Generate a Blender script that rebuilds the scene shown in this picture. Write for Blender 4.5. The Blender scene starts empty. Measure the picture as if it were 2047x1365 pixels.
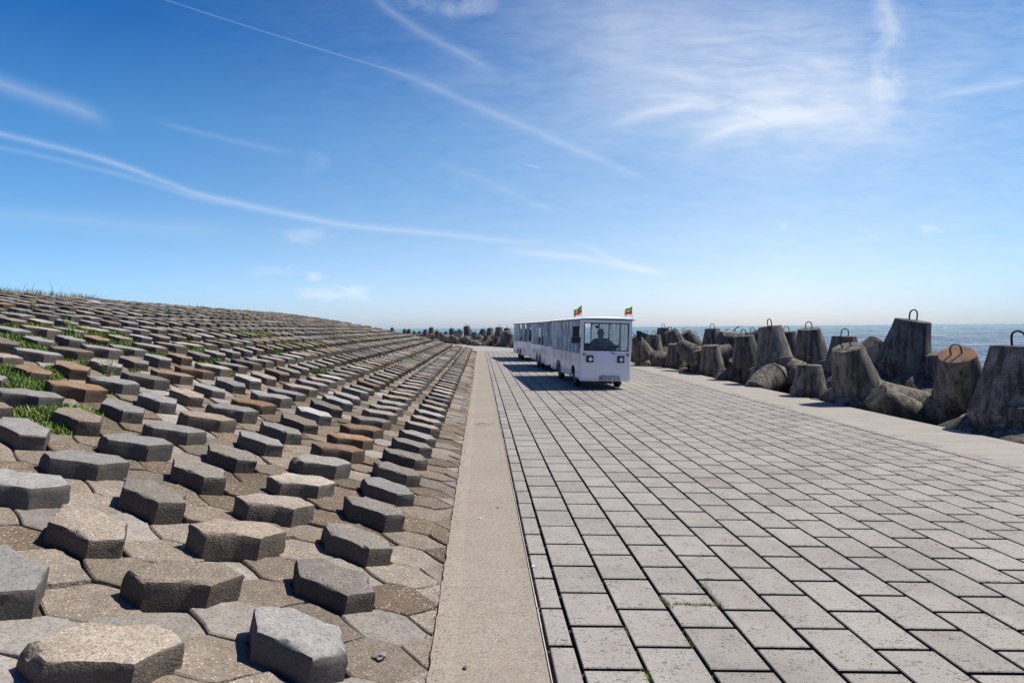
import bpy, bmesh, math, random
from mathutils import Vector, Matrix, noise, Euler
R = math.radians
random.seed(7)
scene = bpy.context.scene
# ------------------------------------------------------------------ camera
F = 1180.0 / 2047.0; EYE = 1.65
SHX = (1023.5 - 961) / 2047
cam_d = bpy.data.cameras.new("camera"); cam = bpy.data.objects.new("camera", cam_d)
scene.collection.objects.link(cam); scene.camera = cam
cam_d.sensor_width = 36; cam_d.lens = 36 * F; cam_d.shift_x = SHX
cam_d.clip_start = 0.05; cam_d.clip_end = 40000
PITCH = math.atan(27 / 1180.0); ROLL = math.atan(0.0082)
fw = Vector((0, math.cos(PITCH), -math.sin(PITCH))); u0 = Vector((0, math.sin(PITCH), math.cos(PITCH))); r0 = Vector((1, 0, 0))
rt = r0 * math.cos(ROLL) - u0 * math.sin(ROLL); up = u0 * math.cos(ROLL) + r0 * math.sin(ROLL)
m = Matrix((rt, up, -fw)).transposed().to_4x4(); m.translation = Vector((0, 0, EYE)); cam.matrix_world = m
EYEV = Vector((0, 0, EYE))
def at(px, py, D):
    """point of the place seen at a spot of the photograph, D metres down the road"""
    v = fw + rt * ((px - 961) / 1180) + up * ((682.5 - py) / 1180)
    return EYEV + v * (D / v.y)
def proj(p):
    q = Vector(p) - EYEV; d = q.dot(fw)
    return (961 + 1180 * q.dot(rt) / d, 682.5 - 1180 * q.dot(up) / d) if d > .01 else (-9e9, 9e9)
# ------------------------------------------------------------------ light and sky
SUN_EL, SUN_AZ = 54.0, 13.0      # azimuth counted from +X towards +Y
sd = bpy.data.lights.new("sun", 'SUN'); so = bpy.data.objects.new("sun", sd); scene.collection.objects.link(so)
sd.energy = 5.0; sd.angle = R(.5); sd.color = (1, .945, .87)
sdir = Vector((math.cos(R(SUN_EL)) * math.cos(R(SUN_AZ)), math.cos(R(SUN_EL)) * math.sin(R(SUN_AZ)), math.sin(R(SUN_EL))))
so.rotation_euler = sdir.to_track_quat('Z', 'Y').to_euler()
scene.view_settings.view_transform = 'Standard'; scene.view_settings.look = 'None'
scene.view_settings.exposure = 0.12; scene.view_settings.gamma = 1
world = bpy.data.worlds.new("World"); scene.world = world; world.use_nodes = True

class NT:
    """small helper for node trees"""
    def __init__(s, tree): s.t = tree; s.n = tree.nodes; s.l = tree.links
    def add(s, typ, **kw):
        n = s.n.new(typ)
        for k, v in kw.items(): setattr(n, k, v)
        return n
    def put(s, sock, v):
        if hasattr(v, 'is_output') or isinstance(v, bpy.types.NodeSocket): s.l.new(v, sock)
        elif v is not None: sock.default_value = v
    def m(s, op, a, b=None, c=None, clamp=False):
        n = s.add('ShaderNodeMath', operation=op); n.use_clamp = clamp
        s.put(n.inputs[0], a); s.put(n.inputs[1], b)
        if c is not None: s.put(n.inputs[2], c)
        return n.outputs[0]
    def noise(s, vec, scale, detail=4, rough=.5, dist=0, out=0, dims='3D'):
        n = s.add('ShaderNodeTexNoise'); n.noise_dimensions = dims; s.put(n.inputs['Vector'], vec); n.inputs['Scale'].default_value = scale
        n.inputs['Detail'].default_value = detail; n.inputs['Roughness'].default_value = rough; n.inputs['Distortion'].default_value = dist
        return n.outputs[out]
    def vor(s, vec, scale, feat='F1', out='Distance', rnd=1):
        n = s.add('ShaderNodeTexVoronoi', feature=feat); s.put(n.inputs['Vector'], vec); n.inputs['Scale'].default_value = scale
        n.inputs['Randomness'].default_value = rnd
        return n.outputs[out]
    def ramp(s, fac, stops, interp='LINEAR'):
        n = s.add('ShaderNodeValToRGB'); cr = n.color_ramp; cr.interpolation = interp; s.put(n.inputs[0], fac)
        while len(cr.elements) < len(stops): cr.elements.new(.5)
        for e, (p, c) in zip(cr.elements, stops):
            e.position = p; e.color = (c, c, c, 1) if isinstance(c, (int, float)) else (*c, 1)
        return n.outputs[0]
    def mix(s, fac, a, b, mode='MIX'):
        n = s.add('ShaderNodeMix', data_type='RGBA', blend_type=mode)
        s.put(n.inputs[0], fac)
        for i, v in ((6, a), (7, b)):
            if isinstance(v, tuple): v = (*v, 1) if len(v) == 3 else v
            s.put(n.inputs[i], v)
        return n.outputs[2]
    def map(s, vec, scale=(1, 1, 1), rot=(0, 0, 0), loc=(0, 0, 0)):
        n = s.add('ShaderNodeMapping'); s.put(n.inputs[0], vec); n.inputs[1].default_value = loc; n.inputs[2].default_value = rot; n.inputs[3].default_value = scale
        return n.outputs[0]
    def bump(s, h, strength=.5, dist=.01, nrm=None):
        n = s.add('ShaderNodeBump'); n.inputs['Strength'].default_value = strength; n.inputs['Distance'].default_value = dist
        s.put(n.inputs['Height'], h)
        if nrm is not None: s.put(n.inputs['Normal'], nrm)
        return n.outputs[0]

def build_world():
    T = NT(world.node_tree); T.n.clear()
    out = T.add('ShaderNodeOutputWorld'); bg = T.add('ShaderNodeBackground'); T.l.new(bg.outputs[0], out.inputs[0])
    sky = T.add('ShaderNodeTexSky', sky_type='NISHITA'); sky.sun_disc = False
    sky.sun_elevation = R(SUN_EL); sky.sun_rotation = R(90 - SUN_AZ)
    sky.altitude = 0; sky.air_density = 1.0; sky.dust_density = .55; sky.ozone_density = 3.0
    hs = T.add('ShaderNodeHueSaturation'); hs.inputs['Saturation'].default_value = 1.12; hs.inputs['Value'].default_value = 2.0
    T.l.new(sky.outputs[0], hs.inputs['Color'])
    tc = T.add('ShaderNodeTexCoord'); sep = T.add('ShaderNodeSeparateXYZ'); T.l.new(tc.outputs['Generated'], sep.inputs[0])
    X, Y, Z = sep.outputs
    Ys = T.m('MAXIMUM', Y, .05)
    gx = T.m('DIVIDE', X, Ys); gz = T.m('DIVIDE', Z, Ys)
    vec = T.add('ShaderNodeCombineXYZ'); T.l.new(gx, vec.inputs[0]); T.l.new(gz, vec.inputs[1]); g = vec.outputs[0]
    front = T.m('GREATER_THAN', Y, .06)
    nz = T.noise(g, 7, 6, .6, .3); nzf = T.noise(T.map(g, (5, 22, 1), (0, 0, R(-16))), 3, 6, .65, .4)
    elr = T.ramp(Z, [(0, (.50, .60, .92)), (.06, (.56, .635, .86)), (.14, (.60, .65, .72)), (.30, (.40, .60, .69)), (.42, (.14, .41, .60)), (.7, (.05, .22, .38)), (1, (.04, .15, .30))])
    azr = T.ramp(T.m('MULTIPLY_ADD', gx, .5, .5), [(.1, (.72, .9, 1)), (.4, (1, 1, 1)), (.75, (1.10, 1.0, .93)), (1, (.62, .75, .80))])
    bk = T.ramp(T.m('MULTIPLY_ADD', Y, .5, .5), [(.3, (.46, .60, .80)), (.55, 1)])  # dims the sky behind the viewer, added to deepen shadows
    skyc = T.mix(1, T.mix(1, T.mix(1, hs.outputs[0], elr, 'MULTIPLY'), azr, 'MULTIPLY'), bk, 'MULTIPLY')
    total = None
    def acc(v):
        nonlocal total
        total = v if total is None else T.m('ADD', total, v)
    def G(px, py):   # picture spot -> direction ratios X/Y, Z/Y
        v = at(px, py, 1.0) - EYEV
        return v.x, v.z
    wob = T.m('MULTIPLY', T.m('SUBTRACT', T.noise(g, 9, 5, .6), .5), .012)
    def band(pts, w, a, fade=(.06, .06), w_tex=.6, wobble=1.0):
        gp = [G(*p) for p in pts]
        fc = T.add('ShaderNodeFloatCurve')
        c = fc.mapping.curves[0]
        P = [((x + 1.2) / 2.4, z / 1.0) for x, z in gp]
        c.points[0].location = P[0]; c.points[1].location = P[-1]
        for q in P[1:-1]: c.points.new(*q)
        fc.mapping.update()
        T.put(fc.inputs['Value'], T.m('DIVIDE', T.m('ADD', gx, 1.2), 2.4))
        d = T.m('SUBTRACT', T.m('ADD', gz, T.m('MULTIPLY', wob, wobble)), fc.outputs[0])
        # softer upper side, as sheared ice trails have
        d = T.m('ABSOLUTE', d)
        s_ = T.m('SUBTRACT', 1, T.m('DIVIDE', d, w), clamp=True); s_ = T.m('MULTIPLY', s_, s_)
        def sm(v, lo, hi):
            n = T.add('ShaderNodeMapRange', interpolation_type='SMOOTHSTEP'); T.put(n.inputs[0], v); n.inputs[1].default_value = lo; n.inputs[2].default_value = hi
            return n.outputs[0]
        x0, x1 = gp[0][0], gp[-1][0]
        mk = T.m('MULTIPLY', sm(gx, x0, x0 + fade[0]), T.m('SUBTRACT', 1, sm(gx, x1 - fade[1], x1)))
        tex = T.m('ADD', 1 - w_tex, T.m('MULTIPLY', nz, 2 * w_tex))
        acc(T.m('MULTIPLY', T.m('MULTIPLY', s_, mk), T.m('MULTIPLY', tex, a)))
    band([(-150, 235), (0, 268), (200, 318), (400, 388), (600, 432), (760, 458), (900, 470), (1050, 485), (1250, 505)], .0125, .25, (.05, .35))
    band([(-100, 285), (0, 296), (200, 340), (420, 402), (600, 436)], .010, .12, (.05, .2))
    band([(980, 495), (1080, 508), (1180, 518), (1260, 535), (1350, 550)], .015, .32, (.1, .04))
    band([(1140, 482), (1200, 505), (1250, 528), (1350, 549)], .011, .25, (.05, .05))
    band([(300, -10), (500, 55), (700, 117), (900, 176)], .0022, .17, (.02, .15), .5, .1)
    band([(700, 110), (850, 168), (1000, 233), (1150, 298), (1320, 372)], .019, .15, (.15, .12))
    band([(-120, 130), (0, 168), (80, 195), (160, 222), (240, 256)], .032, .20, (.05, .07))
    band([(720, -30), (830, 58), (920, 106), (1020, 160)], .022, .15, (.05, .08))
    band([(280, 235), (400, 265), (500, 290), (620, 312)], .012, .08, (.08, .08))
    band([(-100, 420), (100, 436), (300, 452), (520, 470)], .03, .09, (.05, .15))
    band([(840, 320), (940, 350), (1040, 395), (1160, 450)], .02, .07, (.08, .08))
    band([(1035, 325), (1060, 331), (1085, 338)], .0022, .35, (.02, .01), .2, 0)
    band([(1190, 262), (1280, 232), (1360, 214), (1440, 205)], .024, .26, (.08, .06))
    band([(1340, 320), (1420, 275), (1500, 245), (1600, 232), (1720, 240)], .035, .3, (.1, .12))
    band([(1830, 205), (1900, 190), (1980, 175), (2080, 155)], .018, .22, (.06, .05))
    band([(1700, 445), (1730, 462), (1770, 490)], .012, .12, (.02, .02))
    def blob(cx_, cy_, rx, ry, a, thr=.45, sc=9, soft=.25, vecn=None):
        x, z = G(cx_, cy_)
        ex = T.m('DIVIDE', T.m('SUBTRACT', gx, x), rx / 1180); ez = T.m('DIVIDE', T.m('SUBTRACT', gz, z), ry / 1180)
        rr = T.m('ADD', T.m('MULTIPLY', ex, ex), T.m('MULTIPLY', ez, ez))
        fall = T.m('SUBTRACT', 1, rr, clamp=True)
        n = T.noise(vecn or g, sc, 6, .62, .5)
        v = T.m('DIVIDE', T.m('SUBTRACT', T.m('ADD', n, T.m('MULTIPLY', T.m('SUBTRACT', fall, 1), .35)), thr), soft, clamp=True)
        acc(T.m('MULTIPLY', T.m('MULTIPLY', v, fall), a))
    ws = T.map(g, (1, 2.6, 1), (0, 0, R(-12)))
    blob(1430, 150, 680, 400, .40, .16, 2.6, .7, ws)
    wf = T.map(g, (1.2, 7, 1), (0, 0, R(-14)))
    blob(1560, 180, 420, 220, .22, .34, 5, .35, wf)
    blob(1640, 215, 400, 150, .42, .28, 7, .5, ws)
    blob(1775, 110, 60, 190, .55, .3, 14, .5)
    blob(900, 10, 150, 40, .4, .33, 14, .4)
    blob(1300, 130, 300, 160, .25, .3, 5, .5, ws)
    wz = T.map(g, (1, 2.2, 1))
    blob(665, 588, 120, 30, .6, .3, 22, .3, wz); blob(550, 542, 80, 22, .32, .34, 22, .3, wz)
    blob(612, 472, 100, 30, .3, .33, 18, .35, wz); blob(632, 553, 35, 16, .4, .3, 30, .3, wz)
    blob(1862, 460, 40, 16, .5, .33, 40, .3, wz); blob(1570, 452, 22, 13, .35, .3, 45, .3, wz)
    blob(630, 330, 60, 40, .14, .3, 20, .4); blob(910, 370, 40, 20, .12, .3, 30, .4)
    # faint veil everywhere on the seaward side
    veil = T.add('ShaderNodeMapRange', interpolation_type='SMOOTHSTEP'); T.put(veil.inputs[0], gx); veil.inputs[1].default_value = -.7; veil.inputs[2].default_value = .7
    acc(T.m('MULTIPLY', T.m('MULTIPLY', veil.outputs[0], nzf), .34))
    fac = T.m('MULTIPLY', total, front); fac = T.m('MINIMUM', fac, .85)
    col = T.mix(fac, skyc, (8.2, 8.6, 9.4))
    T.l.new(col, bg.inputs[0]); bg.inputs[1].default_value = .1
build_world()

# ------------------------------------------------------------------ helpers
COL = scene.collection
def tag(o, label=None, cat=None, group=None, kind=None):
    if label: o['label'] = label
    if cat: o['category'] = cat
    if group: o['group'] = group
    if kind: o['kind'] = kind
    return o
def empty(name, loc=(0, 0, 0), rot=(0, 0, 0)):
    o = bpy.data.objects.new(name, None); COL.objects.link(o); o.location = loc; o.rotation_euler = rot; o.empty_display_size = .2
    return o
def mesh_obj(name, verts, faces, mats, parent=None, smooth=False, midx=None, tone=None):
    me = bpy.data.meshes.new(name); me.from_pydata([tuple(v) for v in verts], [], faces)
    for mt in (mats if isinstance(mats, (list, tuple)) else [mats]): me.materials.append(mt)
    if midx: me.polygons.foreach_set('material_index', midx)
    if smooth: me.polygons.foreach_set('use_smooth', [True] * len(me.polygons))
    if tone is not None:
        a = me.attributes.new('tone', 'FLOAT', 'POINT'); a.data.foreach_set('value', tone)
    me.update()
    o = bpy.data.objects.new(name, me); COL.objects.link(o)
    if parent: o.parent = parent
    return o
def bm_obj(name, bm, mats, parent=None, smooth=None, bevel=0, seg=2):
    if bevel:
        bmesh.ops.bevel(bm, geom=[e for e in bm.edges if len(e.link_faces) == 2 and e.calc_face_angle(0) > .5], offset=bevel, segments=seg, affect='EDGES', profile=.6)
    me = bpy.data.meshes.new(name); bmesh.ops.recalc_face_normals(bm, faces=bm.faces); bm.to_mesh(me); bm.free()
    for mt in (mats if isinstance(mats, (list, tuple)) else [mats]): me.materials.append(mt)
    if smooth is not None:
        me.polygons.foreach_set('use_smooth', [True] * len(me.polygons))
        if smooth > 0 and smooth < 3: me.set_sharp_from_angle(angle=smooth)
    o = bpy.data.objects.new(name, me); COL.objects.link(o)
    if parent: o.parent = parent
    return o
def box(bm, x0, x1, y0, y1, z0, z1, mi=0):
    vs = [bm.verts.new(p) for p in [(x0, y0, z0), (x1, y0, z0), (x1, y1, z0), (x0, y1, z0), (x0, y0, z1), (x1, y0, z1), (x1, y1, z1), (x0, y1, z1)]]
    for f in [(0, 3, 2, 1), (4, 5, 6, 7), (0, 1, 5, 4), (1, 2, 6, 5), (2, 3, 7, 6), (3, 0, 4, 7)]:
        bm.faces.new([vs[i] for i in f]).material_index = mi
    return vs
def tube(bm, pts, r, n=8, cap=True):
    pts = [Vector(p) for p in pts]; rings = []
    rr = r if isinstance(r, (list, tuple)) else [r] * len(pts)
    prev = None
    for i, p in enumerate(pts):
        d = (pts[min(i + 1, len(pts) - 1)] - pts[max(i - 1, 0)]).normalized()
        if prev is None:
            a = d.orthogonal().normalized()
        else:
            a = (prev - d * prev.dot(d)).normalized()
        prev = a; b = d.cross(a)
        rings.append([bm.verts.new(p + (a * math.cos(t) + b * math.sin(t)) * rr[i]) for t in [2 * math.pi * k / n for k in range(n)]])
    for A, B in zip(rings, rings[1:]):
        for k in range(n): bm.faces.new((A[k], A[(k + 1) % n], B[(k + 1) % n], B[k]))
    if cap: bm.faces.new(rings[0][::-1]); bm.faces.new(rings[-1])
def cyl(bm, p0, p1, r, n=20): tube(bm, [p0, p1], r, n)
def ordinal(n):
    w = ['zeroth', 'first', 'second', 'third', 'fourth', 'fifth', 'sixth', 'seventh', 'eighth', 'ninth', 'tenth', 'eleventh', 'twelfth', 'thirteenth', 'fourteenth', 'fifteenth', 'sixteenth', 'seventeenth', 'eighteenth', 'nineteenth', 'twentieth']
    if n <= 20: return w[n]
    tens = {2: 'twenty', 3: 'thirty', 4: 'forty', 5: 'fifty', 6: 'sixty', 7: 'seventy', 8: 'eighty', 9: 'ninety'}
    if n % 10 == 0: return tens[n // 10][:-1] + 'ieth'
    return tens[n // 10] + '-' + w[n % 10]

# ------------------------------------------------------------------ materials
def mat(name, fn):
    mt = bpy.data.materials.new(name); mt.use_nodes = True; T = NT(mt.node_tree)
    P = T.n['Principled BSDF']; fn(T, P); return mt
def plain(name, col, rough=.5, metal=0, noise_amt=.12, sc=20, spec=.5, coat=0):
    def f(T, P):
        tc = T.add('ShaderNodeTexCoord'); n = T.noise(tc.outputs['Object'], sc, 5, .6)
        c = T.mix(T.m('MULTIPLY', n, noise_amt * 2), (*col,), tuple(x * .55 for x in col))
        T.l.new(c, P.inputs['Base Color']); P.inputs['Roughness'].default_value = rough; P.inputs['Metallic'].default_value = metal
        P.inputs['Specular IOR Level'].default_value = spec; P.inputs['Coat Weight'].default_value = coat
    return mat(name, f)
def attr(T, nm): n = T.add('ShaderNodeAttribute'); n.attribute_name = nm; return n.outputs['Fac']
def wpos(T): return T.add('ShaderNodeNewGeometry').outputs['Position']

def pebbly(name, base, pebs, rust=None, usetone=True, strength=1.0, amount=1.0, sides_=False):
    """weathered concrete with exposed pebbles"""
    def f(T, P):
        w = wpos(T); sides = sides_
        big = T.noise(w, 2.3, 5, .6); fine = T.noise(w, 60, 5, .7); mid = T.noise(w, 11, 5, .65)
        vn = T.add('ShaderNodeTexVoronoi', feature='F1'); T.put(vn.inputs['Vector'], w); vn.inputs['Scale'].default_value = 78
        sep = T.add('ShaderNodeSeparateColor'); T.l.new(vn.outputs['Color'], sep.inputs[0])
        pc = T.ramp(sep.outputs[0], [(0, pebs[0]), (.3, pebs[1]), (.55, pebs[2]), (.78, pebs[3]), (1, pebs[4])])
        inside = T.ramp(vn.outputs['Distance'], [(.28, 1), (.5, 0)])
        exposed = T.m('MULTIPLY', inside, T.ramp(T.m('ADD', sep.outputs[1], T.m('MULTIPLY', mid, .5)), [(.45, 0), (.75, amount)]))
        c0 = T.mix(T.ramp(mid, [(.3, 0), (.7, 1)]), tuple(x * .74 for x in base), tuple(x * 1.16 for x in base))
        c1 = T.mix(exposed, c0, pc)
        c1 = T.mix(T.ramp(fine, [(.36, .7), (.52, 0)]), c1, tuple(x * .35 for x in base))
        if rust:
            c1 = T.mix(T.ramp(T.m('ADD', T.m('MULTIPLY', T.noise(w, 5.5, 5, .7, .6), .8), T.m('MULTIPLY', fine, .2)), [(.44, 0), (.58, .85)]), c1, rust)
        if usetone:
            t = attr(T, 'tone'); c1 = T.mix(1, c1, T.ramp(t, [(0, (.66, .64, .62)), (.35, (.86, .82, .78)), (.7, (1.04, 1, .96)), (1, (1.2, 1.2, 1.22))]), 'MULTIPLY')
        c1 = T.mix(T.ramp(big, [(.4, .0), (.68, .35)]), c1, tuple(x * .55 for x in base))
        if sides:   # grimy cast sides, painted darker still to deepen their shade; tops left clean
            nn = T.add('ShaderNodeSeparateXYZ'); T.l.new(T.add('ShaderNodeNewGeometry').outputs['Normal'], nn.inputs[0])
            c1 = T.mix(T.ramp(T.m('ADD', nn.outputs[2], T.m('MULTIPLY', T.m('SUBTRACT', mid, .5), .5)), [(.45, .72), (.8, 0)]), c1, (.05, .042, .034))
        T.l.new(c1, P.inputs['Base Color']); P.inputs['Roughness'].default_value = .92; P.inputs['Specular IOR Level'].default_value = .25
        hgt = T.m('ADD', T.m('MULTIPLY', T.m('SUBTRACT', 1, vn.outputs['Distance']), .55 * strength), T.m('ADD', T.m('MULTIPLY', fine, .8 * strength), T.m('MULTIPLY', mid, 1.2)))
        T.l.new(T.bump(hgt, .9, .006), P.inputs['Normal'])
    return mat(name, f)
PB = [(.10, .07, .05), (.42, .28, .15), (.22, .19, .16), (.55, .46, .35), (.72, .66, .58)]
PG = [(.12, .12, .12), (.30, .28, .25), (.22, .22, .21), (.42, .40, .37), (.60, .58, .54)]
M = {}
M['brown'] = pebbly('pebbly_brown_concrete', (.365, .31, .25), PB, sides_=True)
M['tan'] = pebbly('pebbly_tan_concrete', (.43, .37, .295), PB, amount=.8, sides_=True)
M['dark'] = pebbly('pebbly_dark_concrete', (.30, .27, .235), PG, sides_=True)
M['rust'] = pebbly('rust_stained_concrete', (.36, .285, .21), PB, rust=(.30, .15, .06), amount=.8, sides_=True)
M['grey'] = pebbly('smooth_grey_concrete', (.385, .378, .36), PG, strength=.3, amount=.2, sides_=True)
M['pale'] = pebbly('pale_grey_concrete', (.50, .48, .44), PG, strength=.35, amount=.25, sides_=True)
M['tile_a'] = pebbly('flat_block_tan', (.285, .245, .197), PB, amount=.8)
M['tile_b'] = pebbly('flat_block_brown', (.195, .156, .115), PB)
M['tile_c'] = pebbly('flat_block_pale', (.36, .335, .30), PG, strength=.3, amount=.25)
def f_joint(T, P):
    w = wpos(T); n = T.noise(w, 40, 6, .7)
    T.l.new(T.ramp(n, [(.3, (.018, .016, .014)), (.6, (.05, .045, .04)), (.8, (.11, .10, .085))]), P.inputs['Base Color']); P.inputs['Roughness'].default_value = 1
    T.l.new(T.bump(n, 1, .012), P.inputs['Normal'])
M['joint'] = mat('dark_joint_grit', f_joint)
def f_soil(T, P):
    w = wpos(T); n = T.noise(w, 18, 6, .7); b = T.noise(w, .8, 4)
    c = T.ramp(n, [(.3, (.06, .045, .03)), (.55, (.13, .10, .07)), (.8, (.22, .18, .13))])
    T.l.new(T.mix(T.ramp(b, [(.45, 0), (.6, .6)]), c, (.08, .10, .035)), P.inputs['Base Color']); P.inputs['Roughness'].default_value = 1
    T.l.new(T.bump(n, 1, .03), P.inputs['Normal'])
M['soil'] = mat('sandy_soil', f_soil)
def f_slab(T, P):
    w = wpos(T); t = attr(T, 'tone')
    mid = T.noise(w, 5, 5, .6); fine = T.noise(w, 55, 5, .7)
    base = T.mix(mid, (.33, .303, .266), (.40, .37, .328))
    base = T.mix(1, base, T.ramp(t, [(0, (.83, .81, .80)), (.2, (.95, .94, .93)), (.7, (.99, .98, .98)), (1, (1.04, 1.04, 1.03))]), 'MULTIPLY')
    # short dark scratches and pits of the cast surface
    sv = T.map(w, (1, 2.1, 1), (0, 0, .25)); s1 = T.noise(sv, 34, 3, .55, 1.6); s2 = T.noise(w, 7, 3)
    pits = T.ramp(T.m('ADD', s1, T.m('MULTIPLY', T.m('SUBTRACT', s2, .5), .22)), [(.35, 1), (.41, 0)])
    c = T.mix(T.m('MULTIPLY', pits, .9), base, (.075, .07, .068))
    c = T.mix(T.ramp(fine, [(.34, .25), (.5, 0)]), c, (.16, .15, .145))
    c = T.mix(T.ramp(T.noise(w, 1.1, 5, .65), [(.48, 0), (.68, .45)]), c, (.18, .158, .138))
    c = T.mix(T.ramp(T.vor(w, 3.1), [(.035, .35), (.06, 0)]), c, (.55, .55, .54))
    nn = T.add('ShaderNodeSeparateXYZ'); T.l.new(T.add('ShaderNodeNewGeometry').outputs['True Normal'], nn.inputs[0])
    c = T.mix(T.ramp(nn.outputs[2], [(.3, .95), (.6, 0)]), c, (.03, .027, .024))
    T.l.new(c, P.inputs['Base Color']); P.inputs['Roughness'].default_value = .8; P.inputs['Specular IOR Level'].default_value = .3
    T.l.new(T.bump(T.m('SUBTRACT', T.m('MULTIPLY', fine, .5), pits), .6, .003), P.inputs['Normal'])
M['slab'] = mat('paving_slab_concrete', f_slab)
def f_strip(T, P):
    w = wpos(T); mid = T.noise(w, 4, 6, .6); fine = T.noise(w, 70, 5, .75)
    trowel = T.noise(T.map(w, (1.2, 14, 1)), 2.2, 5, .65, .2); big = T.noise(w, .7, 4, .6)
    c = T.mix(mid, (.325, .28, .222), (.425, .372, .302))
    c = T.mix(T.ramp(trowel, [(.38, .3), (.55, 0)]), c, (.27, .22, .165))
    c = T.mix(T.ramp(fine, [(.38, .75), (.52, 0)]), c, (.19, .155, .115))
    c = T.mix(T.ramp(T.vor(w, 62), [(.10, .5), (.25, 0)]), c, (.58, .52, .43))
    c = T.mix(T.ramp(fine, [(.6, 0), (.72, .5)]), c, (.58, .53, .46))
    c = T.mix(T.ramp(big, [(.45, 0), (.65, .35)]), c, (.27, .225, .175))
    c = T.mix(T.ramp(T.noise(w, 9, 6, .75, .8), [(.58, 0), (.66, .35)]), c, (.20, .165, .125))
    c = T.mix(T.m('MULTIPLY', T.ramp(T.noise(w, 2.7, 3, .6, .3), [(.66, 0), (.75, .28)]), 1), c, (.45, .22, .13))
    T.l.new(c, P.inputs['Base Color']); P.inputs['Roughness'].default_value = .95; P.inputs['Specular IOR Level'].default_value = .2
    T.l.new(T.bump(T.m('ADD', T.m('MULTIPLY', fine, .6), trowel), .8, .005), P.inputs['Normal'])
M['strip'] = mat('sandy_cast_concrete', f_strip)
def f_apron(T, P):
    w = wpos(T); mid = T.noise(w, 1.6, 6, .65); fine = T.noise(w, 50, 5, .7)
    st = T.noise(T.map(w, (.45, 3.2, 1)), 1.6, 6, .7, .5)
    c = T.mix(mid, (.33, .30, .26), (.43, .40, .352))
    c = T.mix(T.ramp(st, [(.36, .45), (.55, 0)]), c, (.25, .215, .185))
    c = T.mix(T.ramp(fine, [(.36, .4), (.5, 0)]), c, (.22, .19, .165))
    T.l.new(c, P.inputs['Base Color']); P.inputs['Roughness'].default_value = .92; P.inputs['Specular IOR Level'].default_value = .25
    T.l.new(T.bump(T.m('ADD', T.m('MULTIPLY', fine, .5), st), .7, .008), P.inputs['Normal'])
M['apron'] = mat('seawall_concrete', f_apron)
def f_tetra(T, P):
    tc = T.add('ShaderNodeTexCoord'); o = tc.outputs['Object']; w = wpos(T)
    rnd = T.add('ShaderNodeObjectInfo').outputs['Random']
    mid = T.noise(w, 3.2, 6, .68, .3); fine = T.noise(w, 30, 6, .72)
    streak = T.noise(T.map(w, (6, 6, .55)), 1.5, 5, .65, .3)
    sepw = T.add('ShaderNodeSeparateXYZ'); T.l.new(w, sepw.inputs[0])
    c = T.mix(T.ramp(mid, [(.3, 0), (.7, 1)]), (.095, .082, .068), (.27, .247, .213))
    c = T.mix(T.ramp(streak, [(.40, .85), (.55, 0)]), c, (.035, .031, .027))
    c = T.mix(T.ramp(fine, [(.3, .6), (.47, 0)]), c, (.05, .042, .036))
    c = T.mix(T.ramp(fine, [(.56, 0), (.68, .55)]), c, (.42, .38, .32))
    c = T.mix(T.ramp(T.m('ADD', sepw.outputs[2], T.m('MULTIPLY', mid, .8)), [(-.3, .9), (.45, 0)]), c, (.02, .019, .017))  # darkened towards the bottom, painting in the shade of the gaps
    c = T.mix(1, c, T.ramp(rnd, [(0, (.75, .74, .73)), (.5, (1, .98, .95)), (1, (1.25, 1.2, 1.12))]), 'MULTIPLY')
    T.l.new(c, P.inputs['Base Color']); P.inputs['Roughness'].default_value = .88; P.inputs['Specular IOR Level'].default_value = .25
    T.l.new(T.bump(T.m('ADD', T.m('MULTIPLY', fine, 1.0), T.m('MULTIPLY', mid, .3)), .8, .014), P.inputs['Normal'])
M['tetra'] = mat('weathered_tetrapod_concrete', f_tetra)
M['tetra_rust'] = pebbly('orange_stained_concrete_cap', (.26, .20, .15), PB, rust=(.45, .20, .06), usetone=False, amount=.4)
M['iron'] = plain('rusty_dark_iron', (.045, .032, .026), .8, .3)
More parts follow.
